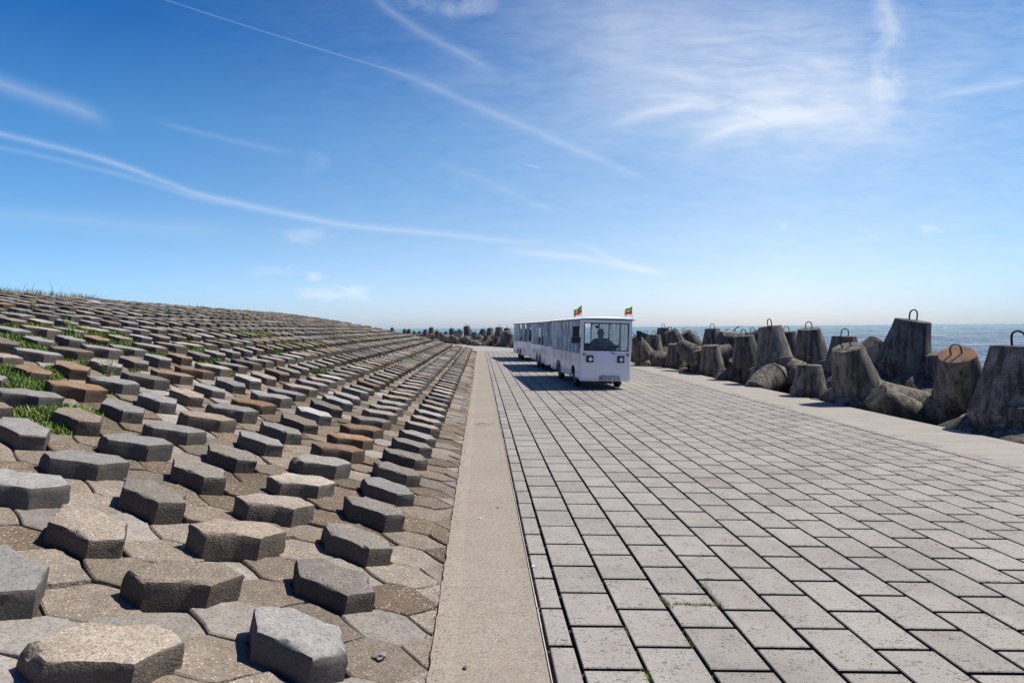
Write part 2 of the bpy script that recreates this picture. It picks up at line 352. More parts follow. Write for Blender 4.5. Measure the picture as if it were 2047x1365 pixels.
def f_sea(T, P):
    w = wpos(T)
    n1 = T.noise(T.map(w, (1, .55, 1), (0, 0, R(20))), .22, 6, .62, .5); n2 = T.noise(w, 1.6, 5, .65, .6); n3 = T.noise(w, 6, 3, .6)
    big = T.noise(T.map(w, (.25, 1, 1)), .012, 4, .6)
    sep = T.add('ShaderNodeSeparateXYZ'); T.l.new(w, sep.inputs[0])
    dist = T.m('SQRT', T.m('ADD', T.m('POWER', sep.outputs[0], 2), T.m('POWER', sep.outputs[1], 2)))
    c = T.ramp(T.m('DIVIDE', dist, 600), [(0, (.035, .10, .26)), (.25, (.04, .14, .27)), (1, (.06, .26, .30))])
    c = T.mix(T.ramp(big, [(.4, 0), (.6, .4)]), c, (.03, .13, .14))
    sw = T.noise(T.map(w, (.35, 1, 1), (0, 0, R(12))), .07, 5, .7, .4)
    c = T.mix(T.ramp(sw, [(.40, .75), (.56, 0)]), c, (.006, .03, .085))
    foam_glint = T.m('MULTIPLY', T.ramp(n1, [(.56, 0), (.61, 1)]), T.ramp(n2, [(.50, 0), (.56, 1)]))
    foam_glint = T.m('MAXIMUM', foam_glint, T.ramp(T.noise(T.map(w, (.45, 1, 1)), .5, 6, .8, .4), [(.60, 0), (.63, 1)]))  # whitecaps, with sea sparkle painted in as white specks
    gl = T.noise(T.map(w, (1, .085, 1), (0, 0, R(-8))), .8, 5, .8, .3); patch = T.noise(w, .02, 3, .6)
    side = T.ramp(T.m('DIVIDE', sep.outputs[0], T.m('MAXIMUM', dist, 1)), [(.2, 0), (.62, 1)])
    foam_glint = T.m('MAXIMUM', foam_glint, T.ramp(T.m('ADD', gl, T.m('MULTIPLY', T.m('ADD', T.m('SUBTRACT', patch, .5), T.m('MULTIPLY', side, .35)), .22)), [(.625, 0), (.66, 1)]))  # sun glints painted as white flecks, denser towards the sunny side
    c = T.mix(T.m('MULTIPLY', foam_glint, .95), c, (.80, .83, .85))
    T.l.new(c, P.inputs['Base Color']); T.l.new(T.m('ADD', .16, T.m('MULTIPLY', foam_glint, .6)), P.inputs['Roughness']); P.inputs['IOR'].default_value = 1.12; P.inputs['Specular IOR Level'].default_value = .2
    h = T.m('ADD', T.m('MULTIPLY', n1, 1.6), T.m('ADD', T.m('MULTIPLY', n2, .38), T.m('MULTIPLY', n3, .09)))
    T.l.new(T.bump(h, 1, 2.2), P.inputs['Normal'])
M['sea'] = mat('sea_water', f_sea)
def f_grass(T, P):
    w = wpos(T); t = attr(T, 'tone')
    T.l.new(T.ramp(t, [(0, (.07, .13, .02)), (.5, (.14, .25, .04)), (.84, (.22, .33, .07)), (.86, (.24, .20, .09)), (1, (.36, .28, .13))]), P.inputs['Base Color'])
    P.inputs['Roughness'].default_value = .7; P.inputs['Specular IOR Level'].default_value = .3
    P.inputs['Subsurface Weight'].default_value = 0
M['grass'] = mat('green_grass_blades', f_grass)
M['dry'] = plain('dry_plant', (.22, .16, .07), .9)

# ------------------------------------------------------------------ setting: revetment profile
PROF = [(0, 0), (1.5, .315), (3.6, .835), (5, 1.175), (7.5, 1.72), (10, 2.19), (12, 2.50), (13.2, 2.66), (14.2, 2.74), (16, 2.79), (22, 2.8)]
TOE = -.235; CROSS = .018; SX0 = .328
def prof(run):
    if run <= 0: return run * .21
    for (a, za), (b, zb) in zip(PROF, PROF[1:]):
        if run <= b: return za + (zb - za) * (run - a) / (b - a)
    return PROF[-1][1]
def zs(X): return (prof(TOE - X + .15) + prof(TOE - X) + prof(TOE - X - .15)) / 3
def ang(X): return math.atan((zs(X - .2) - zs(X + .2)) / .4)
def zr(X): return -CROSS * (X - SX0)
YEND = 42.6
def mitre(X): return YEND - .176 * (TOE - X)

def grid_sheet(name, xs, ys, zf, mt, kind='structure', xyf=None):
    v = []; f = []
    for y in ys:
        for x in xs:
            X, Y = (xyf(x, y) if xyf else (x, y)); v.append((X, Y, zf(x, y)))
    n = len(xs)
    for j in range(len(ys) - 1):
        for i in range(n - 1):
            a = j * n + i; f.append((a, a + 1, a + n + 1, a + n))
    o = mesh_obj(name, v, f, mt); tag(o, kind=kind); return o
# dike body under the blocks (straight part), the facet beyond the bend and the crest behind
runs = [0, .4, .8, 1.5, 2.5, 3.6, 5, 6.2, 7.5, 8.8, 10, 11, 12, 13.2, 14.2, 16, 22, 60, 400]
def dike_pt(run, s):   # s: 0..1 straight part, 1..2 after the bend
    X = TOE - run; Ym = mitre(X)
    if s <= 1: return (X, -12 + (Ym + 12) * s)
    k = (s - 1) * 260
    return (X - .342 * k, Ym + .94 * k)
v = []; f = []
ss = [i / 30 for i in range(31)] + [1 + i / 10 for i in range(1, 11)]
for s in ss:
    for r_ in runs:
        X, Y = dike_pt(r_, s); v.append((X, Y, prof(r_) - .035))
n = len(runs)
for j in range(len(ss) - 1):
    for i in range(n - 1):
        a = j * n + i; f.append((a, a + n, a + n + 1, a + 1))
o = mesh_obj('dike_ground', v, f, M['soil']); tag(o, kind='structure')

# ------------------------------------------------------------------ hexagonal revetment
PX, PY = .345, .3225; XC0 = -.862; YC0 = 2.70
def wave(X):
    th = 2 * math.pi * (X - XC0) / (4 * PX)
    return -(.060 * math.sin(th) + .018 * math.sin(3 * th))
HEX = [(-.258, 0), (-.087, .161), (.087, .161), (.258, 0), (.087, -.161), (-.087, -.161)]
def outline(seg, shrink, Xc, rs=None, jit=0.0):
    """plan outline of one block about its centre; Xc places it in the waves of the laying pattern"""
    pts = []
    for k in range(6):
        a = HEX[k]; b = HEX[(k + 1) % 6]
        for s in range(seg):
            t = s / seg; x = a[0] + (b[0] - a[0]) * t; y = a[1] + (b[1] - a[1]) * t
            L = math.hypot(x, y); x -= x / L * shrink; y -= y / L * shrink
            y += wave(Xc + x)
            if rs: x += rs.uniform(-jit, jit); y += rs.uniform(-jit, jit)
            pts.append((x, y))
    return pts
STONE = [(-.255, -.10), (-.165, .09), (-.05, .115), (.13, .19), (.27, .095), (.172, -.10), (.055, -.122), (-.115, -.192)]
def stone_outline(typ, seg, rs):
    P = [(x * rs.uniform(.97, 1.03), y * rs.uniform(.96, 1.04)) for x, y in STONE]
    if typ == 0: P = [(x, -y) for x, y in reversed(P)]
    out = []
    for k in range(len(P)):
        a = P[k]; b = P[(k + 1) % len(P)]
        for s_ in range(seg): t = s_ / seg; out.append((a[0] + (b[0] - a[0]) * t, a[1] + (b[1] - a[1]) * t))
    return out
def block_geo(typ, seed, seg=3, rings=1, height=.128, jit=.004):
    """raised block: rough prism with chipped upper rim, closed"""
    rs = random.Random(seed); Xc = XC0 if typ == 0 else XC0 - 2 * PX
    base = stone_outline(typ, seg, rs); N = len(base); V = []; Fs = []
    off = Vector((rs.uniform(0, 50), rs.uniform(0, 50), 0))
    def nz(x, y, z, s): return noise.noise(Vector((x * s, y * s, z * s)) + off)
    hs = [-.10, .035, .08, height - .014, height - .003]; 
    for k, hh in enumerate(hs):
        for (x, y) in base:
            q = nz(x, y, hh, 9) * .009 + nz(x, y, hh, 30) * .005
            chip = max(0, nz(x, y, 3, 8) - .20) * .06 if hh > height - .04 else 0
            if hh > height - .04: q += nz(x, y, 3, 45) * .006
            if k == len(hs) - 1: q -= .005 + abs(nz(x, y, 9, 22)) * .006
            sc = 1 + (q - chip) / .19
            zz = hh - (chip * .8 if k >= 3 else 0) + (nz(x, y, 5, 14) * .004 if k >= 3 else 0)
            V.append((x * sc, y * sc, zz))
    for r_ in range(len(hs) - 1):
        for i in range(N):
            a = r_ * N + i; b = r_ * N + (i + 1) % N; Fs.append((b, a, a + N, b + N))
    last = (len(hs) - 1) * N
    for j in range(1, rings + 1):
        sc = 1 - .30 * j if rings < 3 else [1, .88, .66, .40][j]
        st = len(V)
        for i in range(N):
            x, y, z = V[(len(hs) - 1) * N + i]
            x, y = x * sc, y * sc
            V.append((x, y, height + .002 + nz(x, y, 1, 6) * .006 + nz(x, y, 2, 25) * .0025))
        for i in range(N):
            a = last + i; b = last + (i + 1) % N; Fs.append((b, a, st + i, st + (i + 1) % N))
        last = st
    V.append((0, 0, height + .004)); c = len(V) - 1
    for i in range(N): Fs.append((last + (i + 1) % N, last + i, c))
    return V, Fs
# the flat blocks: one sheet of separate tiles (pattern of the revetment surface)
rs = random.Random(3)
raised = []     # (column k, centre X, centre Y)
V = []; Fs = []; MI = []; TN = []
ncol = int(14.0 / PX)
for c in range(-2, ncol):
    Xc = XC0 - c * PX
    k0 = int((-1.2 - YC0) / PY)
    for j in range(k0, 140):
        Yc = YC0 + j * PY + (PY / 2 if c % 2 else 0)
        if Yc > mitre(Xc) - .2: break
        isr = (c % 2 == 0) and ((j + (1 if c % 4 == 2 else 0)) % 2 == 0) and c >= 0 and c < ncol - 2
        if isr: raised.append((c // 2, Xc, Yc)); continue
        near = Yc < 9
        ol = outline(3 if near else 2, rs.uniform(.003, .010), Xc, rs, .0035 if near else .002)
        a = ang(Xc); ca, sa = math.cos(a), math.sin(a)
        dz = rs.uniform(-.014, .008); tx = rs.uniform(-.04, .04); ty = rs.uniform(-.05, .05)
        if c <= 0: dz *= .6
        st = len(V); N = len(ol)
        pts = []
        for (x, y) in ol:
            X = Xc + x
            if X > TOE - .004: X = TOE - .004
            pts.append((X, Yc + y, zs(Xc) - (X - Xc) * math.tan(a) + dz + tx * x + ty * y))
        if max(p[0] for p in pts) - min(p[0] for p in pts) < .03: continue
        tn = rs.random()
        for p in pts: V.append((p[0], p[1], p[2] - .05)); TN.append(tn)
        for p in pts: V.append((p[0], p[1], p[2] - .006)); TN.append(tn)
        cxm = sum(p[0] for p in pts) / N; cym = sum(p[1] for p in pts) / N
        for p in pts:
            q = .955; V.append((cxm + (p[0] - cxm) * q, cym + (p[1] - cym) * q, p[2])); TN.append(tn)
        mi = rs.choices([0, 1, 2], [4.5, 4.2, 2.0])[0]
        for r_ in range(2):
            for i in range(N):
                A = st + r_ * N + i; B = st + r_ * N + (i + 1) % N; Fs.append((B, A, A + N, B + N)); MI.append(mi)
        Fs.append(tuple(range(st + 3 * N - 1, st + 2 * N - 1, -1))); MI.append(mi)
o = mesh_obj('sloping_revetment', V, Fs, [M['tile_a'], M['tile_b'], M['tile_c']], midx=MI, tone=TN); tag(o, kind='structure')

# raised blocks
LOOKS = [('brown', 'brown pebbly', 28), ('grey', 'smooth grey', 30), ('tan', 'tan gravelly', 15), ('dark', 'dark rough', 12), ('pale', 'pale grey', 6), ('rust', 'rust-stained orange', 5)]
mats_r = [M[l[0]] for l in LOOKS]
def in_frame(p, mx=40):
    x, y = proj(p); return -mx < x < 2047 + mx and 560 < y < 1365 + mx
HI = {}
def get_block_mesh(typ, var, look, near):
    key = (typ, var, look, near)
    if key in HI: return HI[key]
    V, Fs = block_geo(typ, 100 + var * 7 + typ, 5 if near else 2, 3 if near else 1)
    me = bpy.data.meshes.new('raised_block'); me.from_pydata(V, [], Fs); me.materials.append(M[LOOKS[look][0]])
    r_ = random.Random(var * 31 + look); tv = r_.random()
    a = me.attributes.new('tone', 'FLOAT', 'POINT'); a.data.foreach_set('value', [tv] * len(V))
    me.polygons.foreach_set('use_smooth', [True] * len(Fs)); me.update(); me.set_sharp_from_angle(angle=R(38))
    HI[key] = me; return me
vis = [(Y * Y + X * X, k, X, Y) for (k, X, Y) in raised if in_frame((X, Y, zs(X) + .1))]
vis.sort(); first = {(k, round(Y, 3)) for _, k, X, Y in vis[:300]}
bycol = {}
for k, X, Y in raised:
    if in_frame((X, Y, zs(X) + .1)): bycol.setdefault(k, []).append(Y)
for k in bycol: bycol[k].sort()
rs = random.Random(21)
FIX = {}
SV = []; SF = []; SM = []; ST = []
lowgeo = [[block_geo(t, 500 + q * 3 + t, 1, 1) for q in range(8)] for t in (0, 1)]
GONE = []
for (k, X, Y) in raised:
    typ = k % 2; look = rs.choices(range(6), [l[2] for l in LOOKS])[0]
    a = ang(X); rz = rs.uniform(-.035, .035); rx = rs.uniform(-.03, .03); dh = rs.uniform(-.012, .012); sc = rs.uniform(.975, 1.02)
    mx = Matrix.Translation((X - (.022 if typ == 0 else 0) + rs.uniform(-.008, .008), Y + rs.uniform(-.008, .008), zs(X) + dh)) @ Euler((rx, a + rs.uniform(-.02, .02), rz)).to_matrix().to_4x4() @ Matrix.Scale(sc, 4)
    fx = FIX.get((k, round((Y - YC0) / .645 * 2)))
    px, py = proj((X, Y, zs(X) + .13))
    # looks read off the photograph for the foremost blocks
    for (qx, qy, ql) in [(585, 1270, 1), (170, 1290, 2), (360, 1160, 0), (665, 1150, 3), (20, 1150, 1), (180, 1050, 0), (470, 1065, 2), (715, 1075, 3), (310, 1000, 3), (550, 1000, 0), (745, 1015, 3), (60, 980, 1), (160, 920, 1), (405, 940, 3), (615, 955, 2), (775, 965, 1), (280, 885, 1), (475, 905, 3), (650, 925, 4), (800, 935, 5), (40, 865, 1), (155, 835, 0), (680, 895, 5), (720, 868, 5), (830, 880, 1), (360, 860, 1), (815, 908, 3), (65, 745, 5), (150, 735, 5), (120, 800, 2), (240, 775, 1), (330, 760, 2), (60, 800, 1), (250, 820, 1)]:
        if abs(px - qx) < 42 and abs(py - qy) < 26 and Y < 8: look = ql
    if (k, round(Y, 3)) in first:
        near = Y < 7 and X > -6
        var = rs.randrange(14 if near else 6)
        o = bpy.data.objects.new('raised_block', get_block_mesh(typ, var, look, near)); COL.objects.link(o); o.matrix_world = mx
        nth = bycol[k].index(Y) + 1
        tag(o, f"{LOOKS[look][1]} raised block, {ordinal(nth)} from the front in {ordinal(k + 1)} column from the concrete strip", 'concrete block', 'raised hexagonal blocks on the dike slope')
    else:
        Vb, Fb = lowgeo[typ][rs.randrange(8)]; st = len(SV); tv = rs.random()
        for p in Vb: SV.append(mx @ Vector(p)); ST.append(tv)
        for fc in Fb: SF.append(tuple(i + st for i in fc)); SM.append(look)
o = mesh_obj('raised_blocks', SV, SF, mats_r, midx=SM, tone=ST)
tag(o, 'rows of many small raised hexagonal concrete blocks covering the far and upper dike slope', 'concrete blocks', None, 'stuff')

# ------------------------------------------------------------------ concrete strip, paving, seawall
v = []; f = []
rs = random.Random(5)
ys = [-2 + i * .06 for i in range(int(11 / .06))] + [9 + i * .8 for i in range(1, 43)]
xs = [0, .004, .01, .10, .25, .45, .545, .553]
for y in ys:
    e = noise.noise(Vector((y * 9, 0, 4))) * .018 + noise.noise(Vector((y * 31, 2, 4))) * .010
    for i, x in enumerate(xs):
        z = .003; X = TOE + x
        if i == 0: z = -.03; X += e * .8 - .040
        elif i == 1: z = .014 + e * .25; X += e * .8 - .030
        elif i == 2: z = .011; X += e * .6 - .008
        elif i == 6: z = .006
        elif i == 7: z = -.04
        v.append((X, y, z + .002))
n = len(xs)
for j in range(len(ys) - 1):
    for i in range(n - 1):
        a = j * n + i; f.append((a, a + 1, a + n + 1, a + n))
o = mesh_obj('concrete_strip', v, f, M['strip']); tag(o, kind='structure')
# crumbled mortar along the foot of the slope
cv = []; cf = []
for i in range(1500):
    y = 1.8 + 20 * rs.random() ** 1.6; x = TOE - .012 + rs.gauss(0, .016); r_ = rs.uniform(.002, .0075) * (1 + y / 25); st = len(cv)
    a0 = rs.uniform(0, 6)
    for q in range(4): cv.append((x + r_ * math.cos(a0 + q * 1.57) * rs.uniform(.7, 1.3), y + r_ * math.sin(a0 + q * 1.57) * rs.uniform(.7, 1.3), .008))
    cv.append((x + rs.uniform(-.001, .001), y, .014 + r_ * .8))
    for q in range(4): cf.append((st + q, st + (q + 1) % 4, st + 4))
o = mesh_obj('mortar_crumbs', cv, cf, M['strip']); tag(o, 'crumbled mortar and grit along the foot of the block slope', 'grit', None, 'stuff')
# thin pale mortar lip along the strip
bm = bmesh.new()
for j in range(int(44 / .4)):
    y0 = -2 + j * .4; e = rs.uniform(-.002, .002)
    box(bm, TOE + .552, TOE + .5575 + e, y0, y0 + .398, -.03, .007 + rs.uniform(-.002, .002))
o = bm_obj('kerb_lip', bm, plain('pale_mortar', (.60, .56, .50), .9)); tag(o, kind='structure')

COLX = [.333, .475] + [.475 + .3105 * i for i in range(1, 20)]   # joints between the slab columns
PAVE_END = COLX[-1]
def zap0(X): return zr(X) + .002
V = []; Fs = []; TN = []
GAP = .0098
rs = random.Random(11)
for c in range(len(COLX) - 1):
    x0, x1 = COLX[c] + GAP, COLX[c + 1] - GAP
    off = .208 * (c % 2) + (.0)
    for j in range(-11, 101):
        y0 = 3.042 + j * .4155 + off; 
        if y0 > 41.6: break
        near = y0 < 10
        y1 = y0 + .4155 - min(.046, .024 + .0012 * y0)
        g = .0045 if near else .003
        dz = rs.uniform(-.0012, .0012); tl = rs.uniform(-.0008, .0008); t2 = rs.uniform(-.0035, .0035); tn = rs.random(); s = len(V)
        jx = rs.uniform(-.002, .002)
        ring = [(x0, y0), (x1, y0), (x1, y1), (x0, y1)]
        xm, ym = (x0 + x1) / 2, (y0 + y1) / 2
        def Z(x, y): return zr(x) + dz + tl * (x - xm) * 4 + t2 * (y - ym)
        for (x, y) in ring: V.append((x + jx, y, Z(x, y) - .05))
        for (x, y) in ring: V.append((x + jx, y, Z(x, y) - g))
        for (x, y) in ring: V.append((x + jx + (g if x < xm else -g), y + (g if y < ym else -g), Z(x, y)))
        TN += [tn] * 12
        for r_ in (0, 4):
            for i in range(4):
                a = s + r_ + i; b = s + r_ + (i + 1) % 4; Fs.append((a, b, b + 4, a + 4))
        Fs.append((s + 8, s + 9, s + 10, s + 11))
for j in range(-11, 90):
    y0 = 3.042 + j * .4155
    if y0 > 35.5: break
    x0 = PAVE_END + GAP; x1 = PAVE_END + rs.uniform(.10, .30); y1 = y0 + .38; s = len(V); tn = rs.random(); zz = lambda x: zap0(x)
    for (x, y) in ((x0, y0), (x1, y0 + .006), (x1 + rs.uniform(-.03, .03), y1), (x0, y1)): V.append((x, y, zz(x) - .02)); TN.append(tn)
    for (x, y) in ((x0, y0), (x1, y0 + .006), (V[s + 2][0], y1), (x0, y1)): V.append((x, y, zz(x) + .0055)); TN.append(tn)
    for i in range(4): Fs.append((s + i, s + (i + 1) % 4, s + 4 + (i + 1) % 4, s + 4 + i))
    Fs.append((s + 4, s + 5, s + 6, s + 7))
o = mesh_obj('promenade_paving', V, Fs, M['slab'], tone=TN); tag(o, kind='structure')
grid_sheet('paving_bed', [.325, 2, 4, PAVE_END + .05], [-2, 10, 20, 42.2], lambda x, y: zr(x) - .030, M['joint'])

# seawall apron: straight part, bend, far part; real thickness, drops to the breakwater
WX = 8.02
def zap(X): return zr(X) + .004
v = []; f = []
rs = random.Random(9)
stations = []   # (left xy, right xy)
y = -3.0
while y < 36.2: stations.append(((PAVE_END - .005, y), (WX, y))); y += .5
bend = Vector((WX, 36.2))
d2 = Vector((-.342, .94))
for k in range(0, 80):
    t = k * 2.2; R_ = Vector((WX, 36.4)) + d2 * t
    tl_ = max(0, t - 3)
    L_ = Vector((PAVE_END - .005 - t * .1, 36.4 + t * .5)) if t < 10 else None
    stations.append((None, tuple(R_)))
# straight apron
ncs = 8
for (L_, R_) in stations[:79]:
    e = noise.noise(Vector((R_[1] * 2.3, 1, 1))) * .02 + noise.noise(Vector((R_[1] * 9, 1, 1))) * .010
    for i in range(ncs + 1):
        t = i / ncs; X = L_[0] + (R_[0] - L_[0]) * t + (e if i == ncs else 0); v.append((X, L_[1], zap(X)))
    v.append((R_[0] + e + .012, R_[1], zap(WX) - .02)); v.append((R_[0] + e + .015, R_[1], -3.5))
n = ncs + 3
for j in range(78):
    for i in range(n - 1):
        a = j * n + i; f.append((a, a + 1, a + n + 1, a + n))
o = mesh_obj('seawall_apron', v, f, M['apron']); tag(o, kind='structure')
# far apron after the bend: a plain concrete road surface between dike toe and seawall edge
v = []; f = []
far = []
P0 = [(TOE - .02, 36.02), (WX, 36.02)]
def road_left(t): return Vector((TOE, YEND)) + d2 * t
quads = []
yA = [36.0, 37, 38.5, 40, 41.3]
# part beside the paving (right of it), following the bending edge
def edge_x(Y): return WX - .364 * (Y - 36.2) if Y > 36.2 else WX
rows = []
Yv = 36.0
while Yv < 42.0:
    rows.append(([(PAVE_END - .005 + (min(edge_x(Yv), 99) - PAVE_END + .005) * t, Yv) for t in (0, .33, .66, 1)], Yv)); Yv += .6
for (r_, Yv) in rows:
    for (X, Y) in r_: v.append((X, Y, zap(X)))
    X, Y = r_[-1]; v.append((X + .02, Y, -3.5))
for j in range(len(rows) - 1):
    for i in range(4):
        a = j * 5 + i; f.append((a, a + 1, a + 6, a + 5))
st = len(v); rows2 = []
Yv = 41.95
k = 0
while Yv < 230:
    lx = TOE - .364 * max(0, Yv - YEND) ; rx_ = edge_x(Yv)
    for i in range(7):
        X = lx + (rx_ - lx) * i / 6; v.append((X, Yv, .006 - .018 * (X - lx)))
    v.append((rx_ + .02, Yv, -3.5))
    rows2.append(Yv); Yv += 1.2 if Yv < 60 else 6
for j in range(len(rows2) - 1):
    for i in range(7):
        a = st + j * 8 + i; f.append((a, a + 1, a + 9, a + 8))
def f_far(T, P):
    w = wpos(T); n = T.noise(w, 1.2, 6, .65); T.l.new(T.ramp(n, [(.3, (.30, .275, .25)), (.7, (.385, .36, .335))]), P.inputs['Base Color']); P.inputs['Roughness'].default_value = .9
    T.l.new(T.bump(T.noise(w, 30, 5, .7), .5, .006), P.inputs['Normal'])
M['far'] = mat('far_promenade_concrete', f_far)
o = mesh_obj('far_promenade', v, f, M['far']); tag(o, kind='structure')

# sea and the bed below the breakwater
def sea_sheet():
    xs = [-6000, -2000, -600, -200, -80, 8.5, 40, 100, 300, 900, 2500, 8000, 20000]; ys = [-300, -50, 0, 20, 50, 100, 200, 400, 900, 2000, 5000, 12000, 30000]
    v = [(x, y, -2.1) for y in ys for x in xs]; n = len(xs); f = []
    for j in range(len(ys) - 1):
        for i in range(n - 1):
            a = j * n + i; f.append((a, a + 1, a + n + 1, a + n))
    o = mesh_obj('sea', v, f, M['sea']); tag(o, kind='structure')
sea_sheet()
def f_rub(T, P):
    w = wpos(T); n = T.noise(w, 3, 6, .7); T.l.new(T.ramp(n, [(.3, (.02, .018, .015)), (.7, (.07, .062, .05))]), P.inputs['Base Color']); P.inputs['Roughness'].default_value = .9
    T.l.new(T.bump(n, 1, .2), P.inputs['Normal'])
M['rubble'] = mat('dark_wet_rubble', f_rub)
v = []; f = []
st_ = [(8.0, -6)] + [(8.0, y) for y in range(0, 37, 4)] + [(8.0 - .364 * t, 36.2 + t) for t in range(4, 150, 6)]
offs = [(0, -.9), (1.2, -.9), (3, -1.2), (6, -2.0), (9, -2.6)]
for (x, y) in st_:
    for (o_, z) in offs: v.append((x + o_, y, z + noise.noise(Vector((x + o_, y, 0))) * .15))
for j in range(len(st_) - 1):
    for i in range(4):
        a = j * 5 + i; f.append((a, a + 1, a + 6, a + 5))
o = mesh_obj('breakwater_bed', v, f, M['rubble']); tag(o, kind='structure')
# ------------------------------------------------------------------ tetrapods
DIRS = [Vector((0, 0, 1))] + [Vector((math.sin(R(109.47)) * math.cos(R(a)), math.sin(R(109.47)) * math.sin(R(a)), math.cos(R(109.47)))) for a in (0, 120, 240)]
LEG = 1.32
def tetra_mesh(seed, n=30):
    bm = bmesh.new(); off = Vector((seed * 13.7, 3, 1))
    for li, d in enumerate(DIRS):
        a = d.orthogonal().normalized(); b = d.cross(a); rings = []
        # (distance from centre, radius)
        P = [(0, .30), (.18, .44), (.36, .492), (.405, .497), (.41, .478), (.65, .435), (.9, .382), (1.15, .328), (LEG - .014, .304), (LEG, .290), (LEG + .004, .15)]
        for t, r_ in P:
            ring = []
            for k in range(n):
                th = 2 * math.pi * k / n; p = d * t + (a * math.cos(th) + b * math.sin(th)) * r_
                q = noise.noise(p * 3.1 + off) * .008 + noise.noise(p * 11 + off) * .004
                seam = .010 if (k % (n // 2) == 0 and t > .41 and t < LEG - .01) else 0
                if t > LEG - .04: q += noise.noise(p * 9 + off) * .008
                ring.append(bm.verts.new(p + (a * math.cos(th) + b * math.sin(th)) * (q + seam)))
            rings.append(ring)
        for A, B in zip(rings, rings[1:]):
            for k in range(n): bm.faces.new((A[k], A[(k + 1) % n], B[(k + 1) % n], B[k]))
        bm.faces.new(rings[-1])
    bmesh.ops.recalc_face_normals(bm, faces=bm.faces)
    me = bpy.data.meshes.new('tetrapod_body'); bm.to_mesh(me); bm.free(); me.materials.append(M['tetra']); me.materials.append(M['tetra_rust'])
    me.polygons.foreach_set('use_smooth', [True] * len(me.polygons)); me.set_sharp_from_angle(angle=R(35)); me.update()
    return me
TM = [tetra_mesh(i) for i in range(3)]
TR = TM[0].copy()
for p in TR.polygons:
    if p.center.z > LEG - .012: p.material_index = 1
def loop_mesh():
    bm = bmesh.new(); w = .085; pts = [(-w, 0, -.05), (-w * 1.02, 0, .10)]
    for k in range(1, 12):
        t = math.pi * k / 12; pts.append((-w * math.cos(t), 0, .12 + w * 1.05 * math.sin(t)))
    pts += [(w * 1.02, 0, .10), (w, 0, -.05)]
    tube(bm, pts, .0135, 8)
    me = bpy.data.meshes.new('lifting_loop'); bm.to_mesh(me); bm.free(); me.materials.append(M['iron']); me.polygons.foreach_set('use_smooth', [True] * len(me.polygons)); return me
LM = loop_mesh()
TETRAS = []
def tetra(px, py, D, lean=0, fwd=0, spin=90, s=1.0, label=None, loop=True, mesh=None, group='tetrapods piled along the seawall', lz=None):
    """lean: degrees the top leg leans to the right; fwd: degrees it leans away from the viewer"""
    top = at(px, py, D)
    axis = Vector((math.sin(R(lean)), math.sin(R(fwd)) * math.cos(R(lean)), math.cos(R(lean)) * math.cos(R(fwd)))).normalized()
    q = Vector((0, 0, 1)).rotation_difference(axis) @ Euler((0, 0, R(spin))).to_quaternion()
    c = top - axis * (LEG * s)
    return tetra_at(c, q, s, label, loop, mesh, group)
def tetra_at(c, q, s, label=None, loop=True, mesh=None, group=None):
    if label is None or loop:
        root = bpy.data.objects.new('tetrapod', mesh or TM[len(TETRAS) % 3])
    else: root = bpy.data.objects.new('tetrapod', mesh or TM[len(TETRAS) % 3])
    COL.objects.link(root); root.rotation_mode = 'QUATERNION'; root.rotation_quaternion = q; root.location = c; root.scale = (s, s, s)
    if loop:
        l = bpy.data.objects.new('lifting_loop', LM); COL.objects.link(l); l.parent = root; l.location = (0, 0, LEG)
        l.rotation_euler = (random.uniform(-.2, .2), random.uniform(-.12, .12), -q.to_euler().z + random.uniform(-.5, .5)); 
    tag(root, label, 'tetrapod', group)
    TETRAS.append([root, c, s]); return root
tetra(1825, 640, 14.8, 6, -9, 30, 1.25, 'tall dark tetrapod standing highest against the sea at the right, iron loop on top')
tetra(2037, 692, 10.0, 3, 0, 112, 1.26, 'big tetrapod cut by the right edge of the photo, one leg reaching the seawall')
tetra(1912, 708, 11.6, -24, -22, 40, 1.0, 'tilted tetrapod with orange-stained flat top beneath a bent iron loop', mesh=TR)
tetra(1693, 694, 13.2, -20, -10, 100, 1.0, 'leaning tetrapod with one leg stretched to the right, in front of the tallest one')
tetra(1688, 672, 16.2, 2, 0, 50, .98, 'upright dark tetrapod close behind the leaning one, loop on its rough top')
tetra(1750, 790, 12.6, -52, 6, 15, .95, 'low tetrapod whose single leg tip rises just beyond the seawall edge', loop=False)
tetra(1618, 729, 14.9, 0, 0, 75, .92, 'short upright tetrapod leg right at the seawall edge with a hooked loop')
tetra(1539, 652, 18.1, -6, 4, 95, 1.06, 'pale upright tetrapod with legs spread both ways, in the middle of the pile')
tetra(1617, 657, 18.6, -8, -5, 100, 1.05, 'upright tetrapod with brown stained side, right of the pale spread-legged one')
tetra(1573, 663, 21, -5, 0, 40, .95, 'tetrapod mostly hidden behind the pale spread-legged one, only loop and shoulder showing')
tetra(1487, 671, 19.6, -7, 0, 40, 1.0, 'tetrapod with slightly tilted flat top and wide loop, left of the pale one')
tetra(1504, 665, 24, 0, 0, 20, 1.0, 'dark tetrapod far behind with a straight iron bar sticking up')
tetra(1420, 690, 21.9, -5, -4, 50, .97, 'upright tetrapod at the seawall with a rounded leg facing the paving')
tetra(1424, 657, 25, 0, 3, 10, 1.0, 'dark tetrapod with pale ring around its top, behind the front row')
tetra(1438, 676, 24, -74, 0, 70, .95, 'tetrapod lying on its side with a leg pointing left', loop=False)
tetra(1462, 700, 23, 70, -10, 10, .9, 'toppled tetrapod with worn leg end pointing right above its neighbours', loop=False)
tetra(1350, 687, 25.6, -5, -5, 45, .98, 'small upright tetrapod with round leg beside it, leftmost cone at the seawall')
tetra(1340, 661, 27.5, -24, 0, 100, 1.0, 'tetrapod leaning left with a long leg running down to the right')
